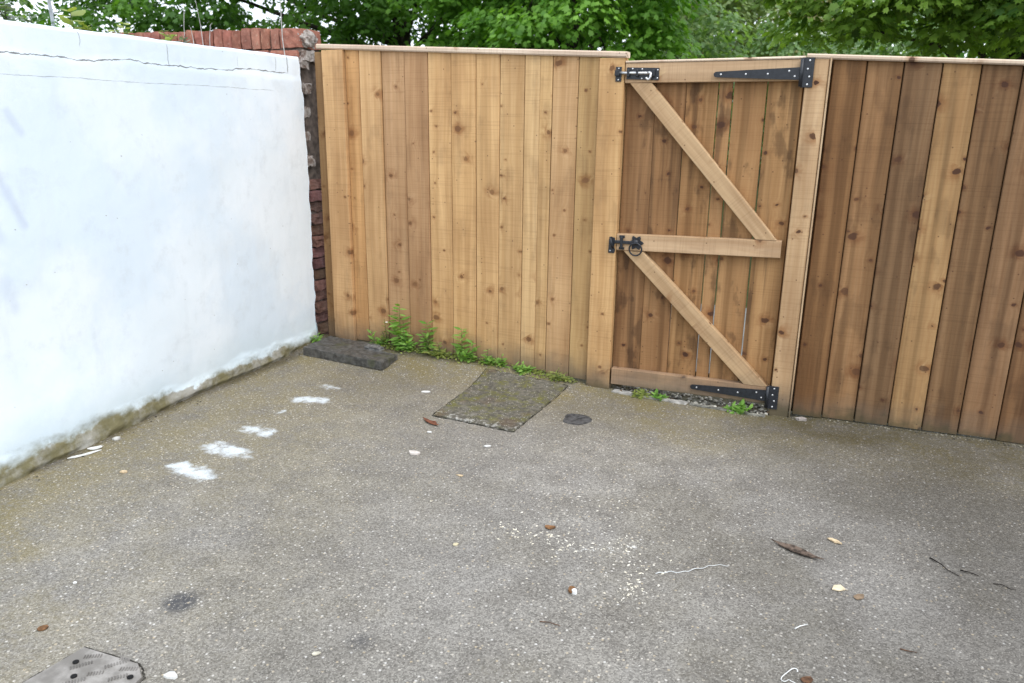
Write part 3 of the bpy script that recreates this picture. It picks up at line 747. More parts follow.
# ------------------------------------------------------------------ things on the ground
t = NT('wet dark timber', 0.6, 0.35)
o = t.obj(); n = t.noise(o, 30.0, 5.0, 0.65)
ox, oy, oz = t.sep(o)
gr = t.noise(t.comb(t.math('MULTIPLY', ox, 3.0), t.math('MULTIPLY', t.math('ADD', oy, t.math('MULTIPLY', ox, 0.1)), 60.0), t.math('MULTIPLY', oz, 60.0)), 1.0, 3.0)
c = t.mix(t.sstep(n, 0.35, 0.7), (0.045, 0.043, 0.038), (0.12, 0.115, 0.105))
c = t.mix(t.sstep(gr, 0.55, 0.75, 0, 0.6), c, (0.14, 0.135, 0.13))
c = t.mix(t.sstep(t.noise(o, 9.0, 4.0), 0.56, 0.7, 0, 0.5), c, (0.06, 0.065, 0.025))
t.col(c); t.normal(t.bump(t.math('ADD', gr, n), 0.6, 0.004)); M_dark = t.m
def lumpy(poly, h, fz, seed, amp=.004, res=.014, taper=.01):
    """flat piece with an irregular rim: grid-free, ring subdivided outline"""
    pts = []
    for i in range(len(poly)):
        a, b = V(poly[i]), V(poly[(i + 1) % len(poly)]); n_ = max(1, int((b - a).length / res))
        for k in range(n_): pts.append(a + (b - a) * k / n_)
    cxy = sum(pts, V((0, 0))) / len(pts)
    vs = []; fs = []
    N = len(pts)
    ks = [(0.0, 1.0), (.5, 1.0), (1.0, 1.0), (1.0, 1 - taper), (1.0, .8), (1.0, .55), (1.0, .3)]
    for r, (hh_, k) in enumerate(ks):
        for j, p in enumerate(pts):
            q = cxy + (p - cxy) * k
            nx = float(vnoise(q.x * 70 + seed, q.y * 70 + hh_ * 5, seed)) - .5
            ny = float(vnoise(q.x * 60 + 9, q.y * 60 + hh_ * 7, seed + 5)) - .5
            nz = (float(vnoise(q.x * 45 + 2, q.y * 45, seed + 9)) - .5) if hh_ > 0 else 0
            vs.append((q.x + nx * amp, q.y + ny * amp, fz(q.x, q.y) + h * hh_ + nz * amp * 1.2 - (0.006 * h / .05 if r == 2 else 0)))
    for r in range(len(ks) - 1):
        for j in range(N):
            k = (j + 1) % N; fs.append((r * N + j, r * N + k, r * N + N + k, r * N + N + j))
    vs.append((cxy.x, cxy.y, fz(cxy.x, cxy.y) + h)); ci = len(vs) - 1; r = len(ks) - 1
    for j in range(N): fs.append((r * N + j, r * N + (j + 1) % N, ci))
    fs.append(tuple(range(N - 1, -1, -1)))
    m = MB(); m.add(vs, fs); return m
zs = gzf(-2.6, 4.05)
m = lumpy([(-2.985, 4.035), (-2.365, 3.965), (-2.350, 4.135), (-2.530, 4.160), (-2.555, 4.27), (-2.975, 4.315)], .055, lambda x, y: zs - .004 + .02 * max(0, y - 4.1), 3, .006)
s_ = m.build('timber_block', M_dark); tag(s_, 'dark weathered timber block lying in the corner below the brick edge', 'block')
m = lumpy([(-2.60, 4.155), (-2.49, 4.145), (-2.475, 4.185), (-2.52, 4.215), (-2.60, 4.20)], .018, lambda x, y: zs + .052, 8, .007)
tag(m.build('broken_chunk', simple('grey lichen stone', (.19, .185, .175), .9, .4, 40, .5)), 'small pale grey chunk lying on the dark timber block', 'stone')

# old inspection cover by the fence
t = NT('mossy worn cover', 0.9, 0.2)
P = t.pos(); n = t.noise(P, 9.0, 5.0, .65); n2 = t.noise(P, 40.0, 5.0, .7); vv = t.voro(P, 110.0)
c = t.mix(t.sstep(n2, .3, .7), (.072, .066, .052), (.172, .158, .125))
c = t.mix(t.math('MULTIPLY', t.sstep(n, .45, .62), t.sstep(n2, .35, .6)), c, (.13, .125, .035))
c = t.mix(t.sstep(t.noise(P, 5.0, 3.0), .58, .70, 0, .5), c, (.11, .07, .045))
px_, py_, pz_ = t.sep(P)
w_ = t.math('MULTIPLY', t.sstep(t.math('ADD', py_, t.math('MULTIPLY', t.noise(P, 14.0, 3.0), .2)), 3.62, 3.50), t.sstep(n2, .50, .66))
c = t.mix(t.math('MULTIPLY', w_, .75), c, (.5, .49, .46))
c = t.mix(t.math('MULTIPLY', t.sstep(vv['Distance'], .4, .2), t.math('GREATER_THAN', t.sep(vv['Color'])[0], .82)), c, (.4, .38, .33))
t.col(c); t.normal(t.bump(t.math('ADD', n2, t.math('MULTIPLY', vv['Distance'], -.4)), .7, .006)); M_cover = t.m
def plate(x0, x1, y0, y1, top, n_=40, rot=0, amp=.004):
    xs_, ys_ = np.linspace(x0, x1, n_), np.linspace(y0, y1, n_)
    return xs_, ys_
cov = empty('inspection_cover', (-1.5, 3.78, 0))
tag(cov, 'old square mossy inspection cover set in the concrete near the fence', 'drain cover')
def czf(x, y): return gzf(x, y) + .001
m = lumpy([(-1.742, 3.428), (-1.279, 3.388), (-1.232, 4.122), (-1.750, 4.158)], .007, czf, 12, .008, .02, .02)
m.build('cover_plate', M_cover, cov)
m = MB()
cor = [V((-1.748, 3.420)), V((-1.273, 3.380)), V((-1.226, 4.130)), V((-1.756, 4.166))]
for i in range(4):
    a, b = cor[i], cor[(i + 1) % 4]; pts = []
    for k in range(25):
        q = a + (b - a) * k / 24; pts.append((q.x + R.uniform(-.003, .003), q.y + R.uniform(-.003, .003), gzf(q.x, q.y) + .0005 + R.uniform(-.002, .001)))
    m.tube(pts, [R.uniform(.001, .0042) for _ in pts], 6)
m.build('seam', simple('dark earth in the seam', (.035, .032, .022), .95, .4, 40, .4), cov)
rc = [(-1.035 + .072 * (1 + .12 * math.sin(3 * a_ + 1)) * math.cos(a_), 3.665 + .085 * (1 + .1 * math.cos(2 * a_)) * math.sin(a_)) for a_ in np.linspace(0, 2 * math.pi, 18)[:-1]]
m = lumpy(rc, .004, lambda x, y: gzf(x, y) - .001, 15, .004, .02, .12)
tag(m.build('round_cover', simple('dark tarry metal', (.095, .092, .09), .85, .45, 45, .6)), 'small dark round cover in the concrete beside the square inspection cover', 'drain cover')

# pale cover at the near left corner
mc = empty('drain_cover', (-1.72, 1.2, 0)); tag(mc, 'pale grey metal drain cover with dark lifting holes near the white wall', 'drain cover')
t = NT('worn galvanised plate', 0.7, 0.4)
P = t.pos(); n = t.noise(P, 14.0, 5.0, .6)
t.col(t.mix(1.0, t.mix(t.sstep(n, .35, .68), (.19, .175, .155), (.37, .345, .315)), t.attr('tint', 'Color'), 'MULTIPLY')); t.p.inputs['Metallic'].default_value = .15
t.normal(t.bump(t.noise(P, 90.0, 3.0), .3, .002)); M_plate = t.m
M_hole2 = simple('packed dark dirt', (.055, .05, .04), .95, .4, 40, .4)
M_hole = simple('black hole shade', (.008, .008, .008), .9, .2, 40, .1)  # for flat black discs; darkness inside the holes put into the colour
zc_ = gzf(-1.7, 1.25)
ux, uy = V((.976, -.10 + .12)).normalized(), None
ex = V((.978, .207)) if False else V((.99, -.02)); 
poly = [(-1.868, 1.19), (-1.850, 1.30), (-1.840, 1.368), (-1.640, 1.372), (-1.588, 1.335), (-1.572, 1.2), (-1.56, 1.0), (-1.86, 0.98)]
m = MB(); m.extrude(poly, .0085, lambda a, b, h: (a, b, zc_ + h), .0015); plate_mb = m
for (hx, hy) in ((-1.803, 1.309), (-1.758, 1.264), (-1.613, 1.319), (-1.70, 1.18), (-1.60, 1.15)):
    bm = bmesh.new(); bmesh.ops.create_cone(bm, cap_ends=True, segments=16, radius1=.0085, radius2=.0085, depth=.003)
    m = MB(); m.bm(bm, (1, 1, 1), Matrix.Translation((hx, hy, zc_ + .0105))); m.build('lifting_hole', M_hole, mc)
m = plate_mb
def ribs(x, y, ang, n_):
    a = V((math.cos(ang), math.sin(ang))); b = V((-a.y, a.x))
    for k in range(n_):
        c0 = V((x, y)) + a * k * .0075
        pts = [(c0.x + b.x * q, c0.y + b.y * q, zc_ + .0095) for q in (-.007, 0, .007)]
        m.tube(pts, [.0018, .0022, .0018], 6, (.68, .68, .68))
for (x, y, a_, n_) in ((-1.80, 1.335, .5, 7), (-1.795, 1.285, .9, 8), (-1.71, 1.325, .9, 9), (-1.665, 1.335, .4, 7), (-1.73, 1.285, .6, 6), (-1.66, 1.29, .8, 7), (-1.76, 1.23, .8, 8), (-1.68, 1.24, .7, 8), (-1.70, 1.37, .0, 4)): ribs(x, y, a_, n_)
m.build('cover_plate', M_plate, mc)
m = MB(); loop = [V(p) for p in poly]; pts = []
for i in range(len(loop) - 3):
    for k in range(10):
        q = loop[i].lerp(loop[i + 1], k / 10); o_ = (q - V((-1.7, 1.2))).normalized() * .006
        pts.append((q.x + o_.x + R.uniform(-.002, .002), q.y + o_.y + R.uniform(-.002, .002), zc_ + .002))
m.tube(pts, [R.uniform(.0008, .0032) for _ in pts], 6); m.build('rim_dirt', M_hole2, mc)

# threshold under the gate
M_kerb = simple('pale broken concrete', (.42, .40, .36), .9, .3, 25, .5)
m = lumpy([(-.972, 4.155), (-.545, 4.128), (-.540, 4.160), (-.965, 4.192)], .016, lambda x, y: gzf(x, 4.12) - .006, 23, .009, .02)
tag(m.build('threshold_kerb', M_kerb), 'longer pale concrete edging strip under the latch end of the gate', 'edging', 'pale edging strips under the gate')
m = lumpy([(-.53, 4.130), (-.13, 4.118), (-.125, 4.140), (-.525, 4.158)], .008, lambda x, y: gzf(x, 4.11) - .003, 27, .009, .02)
tag(m.build('threshold_kerb', simple('dirty broken concrete', (.26, .25, .21), .9, .4, 25, .5)), 'shorter dirty concrete edging strip under the hinge end of the gate', 'edging', 'pale edging strips under the gate')
gv = MB()
for k in range(420):
    x, y = R.uniform(-.97, -.10), R.uniform(4.155, 4.36); r = R.uniform(.004, .013)
    bm = bmesh.new(); bmesh.ops.create_icosphere(bm, subdivisions=1, radius=1)
    for v in bm.verts: v.co = V((x + v.co.x * r * R.uniform(.7, 1.2), y + v.co.y * r * R.uniform(.7, 1.2), gzf(x, y) + .002 + r * .4 + v.co.z * r * .7))
    q = R.choice([.6, 1.0, 1.5, 2.1, 2.8]); gv.bm(bm, (q, q * .98, q * .93))
t = NT('mixed grit', .9, .2); t.col(t.mix(1.0, (.20, .19, .17), t.attr('tint', 'Color'), 'MULTIPLY'))
tag(gv.build('gravel', t.m), 'loose grey gravel in the gap under the gate', 'gravel', kind='stuff')
M_grit = t.m

# ------------------------------------------------------------------ leaves (numpy instancing into one mesh)
def leaf_maple():
    lob = [(90, 1.0), (72, .62), (50, .93), (34, .52), (8, .66), (-12, .40), (-40, .36)]
    pr = [(math.radians(a), r) for a, r in lob]
    right = [(r * math.cos(a) * .62, .32 + r * math.sin(a) * .68) for a, r in pr]
    v = [(0, 0)] + [right[0]] + right[1:] + [(-x, y) for x, y in right[1:]]
    v = np.array(v); z = -.22 * np.abs(v[:, 0]) - .16 * v[:, 1] ** 2
    vv = np.column_stack([v, z])
    nr = len(right) - 1
    R_ = [0] + list(range(2 + nr - 1, 1, -1)) + [1]
    L_ = [0, 1] + list(range(2 + nr, 2 + 2 * nr))
    return vv, [R_, L_]
def leaf_oval(w=.36):
    v = np.array([(0, 0, 0), (0, .5, -.02), (0, 1, -.16), (w, .35, -.06), (w * .72, .7, -.10), (-w, .35, -.06), (-w * .72, .7, -.10)])
    return v, [[0, 3, 4, 2, 1], [0, 1, 2, 6, 5]]
MAPLE, OVAL, LANCE = leaf_maple(), leaf_oval(), leaf_oval(.17)

def frames(dirs, nrm):
    y = dirs / np.linalg.norm(dirs, axis=1)[:, None]
    z = nrm - (nrm * y).sum(1)[:, None] * y; z /= np.maximum(np.linalg.norm(z, axis=1)[:, None], 1e-6)
    x = np.cross(y, z)
    return np.stack([x, y, z], 1)          # rows
def leaves_mesh(name, tpl, pos, dirs, nrm, size, lv, m, loc):
    tv, tf = tpl
    F = frames(dirs, nrm)
    P = np.einsum('kj,njl->nkl', tv, F) * size[:, None, None] + pos[:, None, :]
    n, k = len(pos), len(tv)
    flat = []; starts = []; acc = 0
    lens = [len(q) for q in tf]; per = sum(lens)
    base = np.concatenate([np.array(q) for q in tf])
    allf = (np.arange(n) * k)[:, None] + base[None, :]
    st = np.cumsum([0] + lens[:-1])
    starts = (np.arange(n) * per)[:, None] + st[None, :]
    return np_mesh(name, P.reshape(-1, 3), allf.ravel(), starts.ravel(), m, {'lv': np.repeat(lv, k)}, False, loc)

def cluster_leaves(centres, radii, per, size, flat=.55, droop=.35):
    """leafy sprays: every cluster a shallow dome of leaves pointing outwards and down"""
    N = len(centres)
    idx = np.repeat(np.arange(N), per)
    n = len(idx)
    a = RN.uniform(0, 2 * np.pi, n); rr = np.sqrt(RN.uniform(0, 1, n)) * radii[idx]
    out = np.stack([np.cos(a), np.sin(a), np.zeros(n)], 1)
    pos = centres[idx] + out * rr[:, None]
    pos[:, 2] += radii[idx] * flat * (0.5 - (rr / radii[idx]) ** 2) + RN.normal(0, .12, n) * radii[idx]
    dirs = out + np.stack([RN.normal(0, .5, n), RN.normal(0, .5, n), -droop - .25 + RN.normal(0, .35, n)], 1)
    nrm = np.stack([RN.normal(0, .38, n), RN.normal(0, .38, n), np.ones(n)], 1) + out * .8
    sz = size * RN.uniform(.65, 1.25, n)
    base = RN.uniform(0, 1, N)
    lv = np.clip(base[idx] * .55 + RN.uniform(0, .45, n), 0, 1)
    return pos, dirs, nrm, sz, lv

M_bark = simple('grey brown bark', (.075, .06, .045), .95, .5, 14, .8, bdist=.02)
def tree(name, label, cat, base, trunk_h, trunk_r, centres, radii, per, size, m, tpl=MAPLE, group=None, flat=.55, nl=26, droop=.35, lean=(0, 0)):
    root = empty(name, base); tag(root, label, cat, group)
    B = V(base)
    pos, dirs, nrm, sz, lv = cluster_leaves(centres, radii, per, size, flat, droop)
    cr = leaves_mesh('crown', tpl, pos, dirs, nrm, sz, lv, m, (0, 0, 0))
    cr.parent = root; cr.matrix_parent_inverse = Matrix.Translation(-B)
    tb = MB()
    top = B + V((lean[0], lean[1], trunk_h))
    pts = [B + (top - B) * q + V((.05 * math.sin(4 * q + 1), .05 * math.sin(5 * q), 0)) * q for q in (0, .12, .3, .5, .7, .85, 1)]
    tb.tube(pts, [trunk_r * k for k in (1.35, 1.05, .95, .85, .7, .55, .4)], 12)
    sel = RN.permutation(len(centres))[:nl]
    for i in sel:
        c = V(centres[i]); s0 = R.uniform(.35, .95); p0 = B + (top - B) * s0
        midp = p0.lerp(c, .5) + V((0, 0, .12 * (c - p0).length))
        r0 = trunk_r * .35 * (1.1 - s0 * .6)
        tb.tube([p0, p0.lerp(midp, .55) + V((R.uniform(-.05, .05), R.uniform(-.05, .05), 0)), midp, midp.lerp(c, .6), c], [r0, r0 * .75, r0 * .5, r0 * .3, r0 * .12], 7)
    tb.build('trunk', M_bark, root, True)
    return root

def shell(n, c, rad, inner=.35, zmin=None, gapn=None):
    out = []
    while len(out) < n:
        p = RN.normal(0, 1, 3); p /= np.linalg.norm(p)
        r = RN.uniform(inner, 1.0) ** .6
        q = np.array(c) + p * r * np.array(rad)
        if zmin is not None and q[2] < zmin(q[0], q[1]): continue
        if gapn is not None and float(vnoise(q[0] * gapn[0] + q[1] * .6 * gapn[0], q[2] * gapn[0] + q[1] * .7, gapn[1])) < gapn[2]: continue
        out.append(q)
    return np.array(out)

M_l1 = mat_leaf('dark maple leaf', (.035, .10, .017), (.13, .27, .045), .44)
M_l2 = mat_leaf('fresh lime leaf', (.06, .17, .02), (.23, .43, .07), .42)
M_l3 = mat_leaf('hazed hazel leaf', (.14, .21, .08), (.26, .33, .13), .40)  # leaf green lifted; haze and soft light put into the colour
M_l4 = mat_leaf('deep maple leaf', (.03, .085, .014), (.30, .46, .075), .44)
M_l5 = mat_leaf('hazed olive leaf', (.18, .19, .07), (.30, .28, .12), .40)  # olive lifted too, distance haze painted in
M_l6 = mat_leaf('hazed green leaf', (.11, .20, .07), (.23, .34, .14), .40)  # paler than the near greens, haze is part of this colour
M_may = mat_leaf('may blossom', (.30, .34, .26), (.70, .70, .66), .3)

# broad tree left, trunk showing above the fence
c1 = np.concatenate([shell(300, (-6.5, 11.5, 4.6), (4.9, 3.0, 3.4), .3, lambda x, y: 1.7, (1.1, 3, .36)),
                     shell(110, (-5.0, 11.3, 3.0), (2.6, 1.6, 1.5), .2, lambda x, y: 1.8, (1.3, 5, .34)),
                     shell(95, (-9.6, 9.6, 3.3), (2.6, 1.4, 1.5), .2, lambda x, y: 2.05, (1.5, 6, .46))])
tree('broadleaf_tree', 'dark green broadleaf tree whose trunk shows above the honey coloured fence', 'tree', (-6.25, 11.4, -.1), 6.0, .15, c1,
     RN.uniform(.28, .6, len(c1)), 90, .10, M_l1, group='trees beyond the fence', nl=34)
# bright tree beside the gate
c2_ = np.concatenate([shell(210, (-2.75, 9.0, 2.7), (1.25, .9, 2.1), .5, lambda x, y: .9),
                      shell(120, (-3.7, 9.7, 2.9), (1.5, .7, 1.5), .3, lambda x, y: 1.6)])
tree('leafy_tree', 'bright green leafy tree rising behind the latch end of the gate', 'tree', (-2.85, 9.3, -.1), 4.2, .09, c2_,
     RN.uniform(.24, .44, len(c2_)), 110, .085, M_l2, group='trees beyond the fence', nl=20)
# overhanging tree above
c5 = shell(90, (-2.6, 14.5, 5.6), (1.9, 1.6, 1.9), .4, lambda x, y: 3.35)
tree('overhanging_tree', 'dark high crown hanging in the gap above the gate', 'tree', (-3.3, 14.8, -.1), 5.5, .14, c5, RN.uniform(.35, .6, len(c5)), 70, .15, M_l1, group='trees beyond the fence', nl=16)
# right maple
c4 = np.concatenate([shell(190, (1.7, 8.1, 3.9), (2.5, 1.7, 2.0), .35, lambda x, y: 2.12 + .06 * (x - 1) ** 2 * (x > 1), (1.2, 9, .28)),
                     shell(26, (-.05, 7.5, 2.75), (.55, .5, .6), .2, lambda x, y: 2.2),
                     shell(26, (.85, 7.2, 2.5), (1.2, .45, .35), .2, lambda x, y: 2.16)])
tree('maple_tree', 'dark maple tree with drooping lobed leaves above the wide brown boards', 'tree', (1.45, 8.7, -.1), 4.6, .13, c4,
     RN.uniform(.22, .42, len(c4)), 125, .085, M_l4, group='trees beyond the fence', nl=26, lean=(.3, .2))
# far shrubs seen between them
def shrub(label, x, y, w, h, m, size, n, per, cat='shrub', tpl=OVAL, z0=.3, name='shrub'):
    cc = shell(n, (x, y, z0 + h * .5), (w, w * .8, h * .52), .45, lambda a, b: .25)
    return tree(name, label, cat, (x, y, -.1), h * .7, .07, cc, RN.uniform(.35, .7, len(cc)), per, size, m, tpl, 'shrubs far beyond the gate', .8, 14)
def at(px, dist):
    a = math.atan((px - 512) / 812.) - math.radians(20.9); return dist * math.sin(a), dist * math.cos(a)
x, y = at(672, 18); shrub('pale green shrub just right of the bright leafy tree', x, y, 1.2, 4.4, M_l6, .13, 80, 75)
x, y = at(712, 24); shrub('tall yellow green shrub in the middle of the gap above the gate', x, y, 1.9, 6.6, M_l3, .17, 130, 75)
x, y = at(742, 27); shrub('tall olive brown shrub at the back of the gap above the gate', x, y, 2.4, 7.8, M_l5, .18, 150, 75)
x, y = at(775, 22); b1 = shrub('white flowering shrub above the top hinge of the gate', x, y, 1.25, 3.9, M_l6, .13, 80, 75, name='hawthorn_shrub')
x2, y2 = at(872, 20); b2 = shrub('white flowering shrub behind the left branches of the dark maple', x2, y2, 1.3, 3.2, M_l6, .13, 80, 75, name='hawthorn_shrub')
for root, xx, yy, w, h in ((b1, x, y, 1.3, 3.9), (b2, x2, y2, 1.35, 3.0)):
    cc = shell(34, (xx, yy - .1, .3 + h * .5), (w, w * .85, h * .53), .8, lambda a, b: .5)
    pos, dirs, nrm, sz, lv = cluster_leaves(cc, RN.uniform(.2, .4, len(cc)), 34, .09, .8)
    bl = leaves_mesh('blossom', OVAL, pos, dirs, nrm, sz, lv, M_may, (0, 0, 0)); bl.parent = root; bl.matrix_parent_inverse = Matrix.Translation(-V(root.location))
x, y = at(935, 17); shrub('mid green shrub low behind the dark maple', x, y, 2.2, 3.4, M_l6, .13, 90, 80)
x, y = at(1022, 13); shrub('light green shrub at the far right behind the brown boards', x, y, .95, 2.9, M_l2, .11, 50, 80)
x, y = at(815, 29); shrub('deep green shrub farthest back between the two flowering shrubs', x, y, 2.4, 5.2, M_l1, .17, 110, 70)
x, y = at(733, 32); shrub('largest dull green shrub closing the back of the gap above the gate', x, y, 3.2, 9.0, M_l6, .22, 190, 75)
x, y = at(15, 16); shrub('small grey green shrub over the top of the white wall', x, y, .9, 3.1, M_l6, .12, 14, 40)

# ------------------------------------------------------------------ small plants
M_weed = mat_leaf('weed leaf', (.12, .27, .04), (.28, .46, .11), .40)
M_wpal = mat_leaf('yellowing weed leaf', (.16, .21, .04), (.30, .33, .10), .35)
M_stem = simple('green stem', (.12, .18, .05), .7, .3, 60, .1)
def weed(label, x, y, h, n_stems, spread, leaf, m=M_weed, z=None, group='weeds along the fence foot', tpl=LANCE, name='weed', lower=1.0):
    leaf *= 1.15
    z0 = gzf(x, y) if z is None else z
    root = empty(name, (x, y, z0)); tag(root, label, 'weed', group)
    sm = MB(); pos = []; dirs = []; nrm = []; sz = []
    for s in range(n_stems):
        hh_ = h * (1.0 if s == 0 else R.uniform(.3, .75)) ; a = R.uniform(0, 2 * math.pi); k = spread * (0.3 if s == 0 else 1)
        bx, by = x + R.uniform(-1, 1) * spread * .35, y + R.uniform(-1, .2) * spread * .22
        pts = [V((bx + math.cos(a) * k * q * q * .8, by + math.sin(a) * k * q * q * .35 - .01 * q, z0 - .005 + hh_ * q)) for q in np.linspace(0, 1, 6)]
        sm.tube(pts, [.0028, .0026, .0023, .002, .0016, .001], 5)
        nl = max(4, int(hh_ / .018))
        for i in range(nl):
            q = (i + .5) / nl; j = min(4, int(q * 5)); p = pts[j].lerp(pts[j + 1], q * 5 - j)
            for sd in (0, math.pi):
                an = i * 1.57 + sd + R.uniform(-.5, .5)
                d = V((math.cos(an), math.sin(an), R.uniform(-.1, .75)))
                if p.y + d.y * .05 > 4.36: d.y = -abs(d.y)
                pos.append(p); dirs.append(d); nrm.append((R.uniform(-.4, .4), R.uniform(-.6, .1), 1)); sz.append(leaf * R.uniform(.6, 1.15) * (1.15 - .5 * abs(q - .35)))
    sm.build('stem', M_stem, root)
    n = len(pos)
    fo = leaves_mesh('foliage', tpl, np.array(pos), np.array(dirs), np.array(nrm, float), np.array(sz), RN.uniform(0, 1, n), m, (0, 0, 0))
    fo.parent = root; fo.matrix_parent_inverse = Matrix.Translation(-V(root.location))
    return root
def fy(x): return fl(x).y - .03
weed('tallest leafy green weed against the honey coloured fence', -2.44, fy(-2.44), .30, 2, .03, .07)
weed('bushy green weed at the foot of the tallest one', -2.38, fy(-2.38) - .03, .15, 9, .10, .055)
w_ = weed('thin yellowish weed with a tiny white flower right of the timber block', -2.55, fy(-2.55), .19, 3, .05, .030, M_wpal)
fl_ = leaves_mesh('flower', OVAL, np.array([[-2.535 + .002 * k, fy(-2.55) - .02, gzf(-2.5, 4.3) + .165] for k in range(5)]), np.array([[math.cos(k * 1.26), math.sin(k * 1.26), .3] for k in range(5)]), np.array([[0, -1, 1.]] * 5), np.full(5, .013), np.ones(5), M_may, (0, 0, 0))
fl_.parent = w_; fl_.matrix_parent_inverse = Matrix.Translation(-V(w_.location))
weed('short bright weed tucked behind the end of the timber block', -2.60, fy(-2.6) - .02, .10, 6, .09, .045)
weed('upright green weed second in height along the fence foot', -2.22, fy(-2.22), .21, 3, .05, .062)
weed('low sprawling weed with yellow green leaves', -2.10, fy(-2.10) - .03, .10, 9, .12, .042, M_wpal)
weed('grey green feathery weed in front of the golden boards', -1.98, fy(-1.98), .20, 2, .04, .065)
weed('dense knee of green weed next to the feathery one', -1.90, fy(-1.90) - .03, .13, 6, .07, .05)
weed('small pointed green weed left of the lone low clump', -1.76, fy(-1.76) - .02, .105, 5, .05, .045)
weed('small twin stemmed weed near the back corner of the mossy cover', -1.68, fy(-1.68) - .02, .085, 4, .06, .042)
weed('lone low bright green clump behind the mossy inspection cover', -1.53, fy(-1.53) - .03, .065, 8, .08, .045)
weed('wispy pale grassy tuft near the left gate post', -1.30, fy(-1.30) - .03, .085, 9, .10, .045, M_wpal, tpl=leaf_oval(.06))
weed('tiny weed between the white wall and the timber block', -3.035, 4.28, .055, 5, .05, .04, group='weeds in the wall corner')
weed('small yellow green weed under the latch end of the gate', -.80, 4.165, .055, 9, .07, .04, M_wpal, group='weeds under the gate')
weed('small bright green weed under the middle of the gate', -.70, 4.165, .05, 8, .06, .038, group='weeds under the gate')
weed('larger green weed under the hinge end of the gate', -.27, 4.160, .055, 10, .08, .05, group='weeds under the gate')
# low creeping growth
n = 1500
gx = RN.uniform(-2.68, -1.2, n); gy = np.array([fl(v).y for v in gx]) - .02 - np.abs(RN.normal(0, .045, n))
keep = vnoise(gx * 14, gy * 9, 4) > np.where(gx > -1.6, .55, .3); gx, gy = gx[keep], gy[keep]; n = len(gx)
gc = leaves_mesh('creeping_weeds', OVAL, np.stack([gx, gy, gz(gx, gy) + RN.uniform(.002, .022, n)], 1), RN.normal(0, 1, (n, 3)) * np.array([1, 1, .35]), np.stack([RN.normal(0, .4, n), RN.normal(-.2, .4, n), np.ones(n)], 1), RN.uniform(.008, .022, n), RN.uniform(0, 1, n), M_wpal, (0, 0, 0))
tag(gc, 'low creeping weeds and moss along the foot of the honey coloured fence', 'ground cover', kind='stuff')
n = 260
gx = RN.uniform(-.97, -.10, n); gy = RN.uniform(4.16, 4.26, n); keep = vnoise(gx * 9, gy * 5, 14) > .55; gx, gy = gx[keep], gy[keep]; n = len(gx)
gc = leaves_mesh('leaf_scraps', OVAL, np.stack([gx, gy, gz(gx, gy) + RN.uniform(.006, .02, n)], 1), RN.normal(0, 1, (n, 3)) * np.array([1, 1, .35]), np.stack([RN.normal(0, .4, n), RN.normal(-.2, .4, n), np.ones(n)], 1), RN.uniform(.008, .02, n), RN.uniform(0, 1, n), mat_leaf('dead leaf scraps', (.03, .018, .01), (.10, .06, .03), .1), (0, 0, 0))
tag(gc, 'brown leaf scraps in the gravel under the gate', 'leaf litter', kind='stuff')

# on top of the white wall
def top_weed(label, y, x, h, m, leaf, ns, tpl=OVAL):
    return weed(label, x, y, h, ns, .06, leaf, m, 1.85, 'weeds on top of the white wall', tpl, 'wall_weed')
M_grey = mat_leaf('silvery leaf', (.10, .13, .10), (.20, .24, .18), .3)
top_weed('silvery stemmed weed at the near end of the white wall top', 2.48, -3.20, .13, M_grey, .05, 3)
top_weed('short silvery sprig left of the metal stake', 2.60, -3.20, .06, M_grey, .03, 2)
top_weed('broad yellow green leaves beside the metal stake on the wall', 2.80, -3.22, .10, M_wpal, .075, 1)
top_weed('tiny green tuft just right of the metal stake', 2.70, -3.17, .035, M_weed, .02, 3)
top_weed('low yellow tuft a step along from the metal stake', 2.88, -3.20, .05, M_wpal, .03, 4)
top_weed('yellow sprig where the brick coping first shows', 3.10, -3.22, .08, M_wpal, .035, 3)
top_weed('yellow green sprig in front of the middle brick coping', 3.42, -3.24, .08, M_wpal, .035, 3)
top_weed('pale dry tuft in front of the brick coping', 3.52, -3.24, .06, M_grey, .03, 4)
M_grey2 = simple('dull galvanised strip', (.42, .45, .48), .5, .2, 40, .1, metal=.4)
m = MB(); m.extrude([(-.008, 0), (.008, 0), (.0085, .10), (.003, .165), (-.004, .17), (-.0085, .1)], .003, lambda a, b, h: (-3.17 + h, 2.672 + a - b * .06, 1.845 + b))
tag(m.build('metal_stake', M_grey2), 'pale metal strip standing up on the white wall', 'stake')
M_wire = simple('pale grey wire', (.45, .43, .40), .6, .2, 50, .1)
m = MB(); m.tube([(-3.10, 4.20, 1.80), (-3.11, 4.203, 1.87), (-3.12, 4.205, 1.95), (-3.115, 4.20, 2.15), (-3.10, 4.19, 2.45), (-3.10, 4.19, 2.9)], .0028, 6)
tag(m.build('wire', M_wire), 'thin pale wire rising from the cracked end of the white wall', 'wire')
for i, (y, x, h, dx) in enumerate([(3.52, -3.24, .20, .02), (3.60, -3.25, .10, -.015), (3.66, -3.24, .24, -.03), (3.72, -3.25, .13, .02)]):
    m = MB(); m.tube([(x, y, 1.845), (x, y + dx * .3, 1.85 + h * .5), (x, y + dx, 1.85 + h), (x, y + dx * 1.8, 1.85 + h * 1.1)], [.002, .0017, .0013, .0008], 5)
    tag(m.build('dry_stalk', M_wire), ['tall dry stalk leaning right in front of the brick coping', 'short straight dry stalk second along the wall top', 'tallest dry stalk leaning left in front of the brick coping', 'short dry stalk farthest along the wall top'][i], 'stalk', 'dry stalks on the white wall')

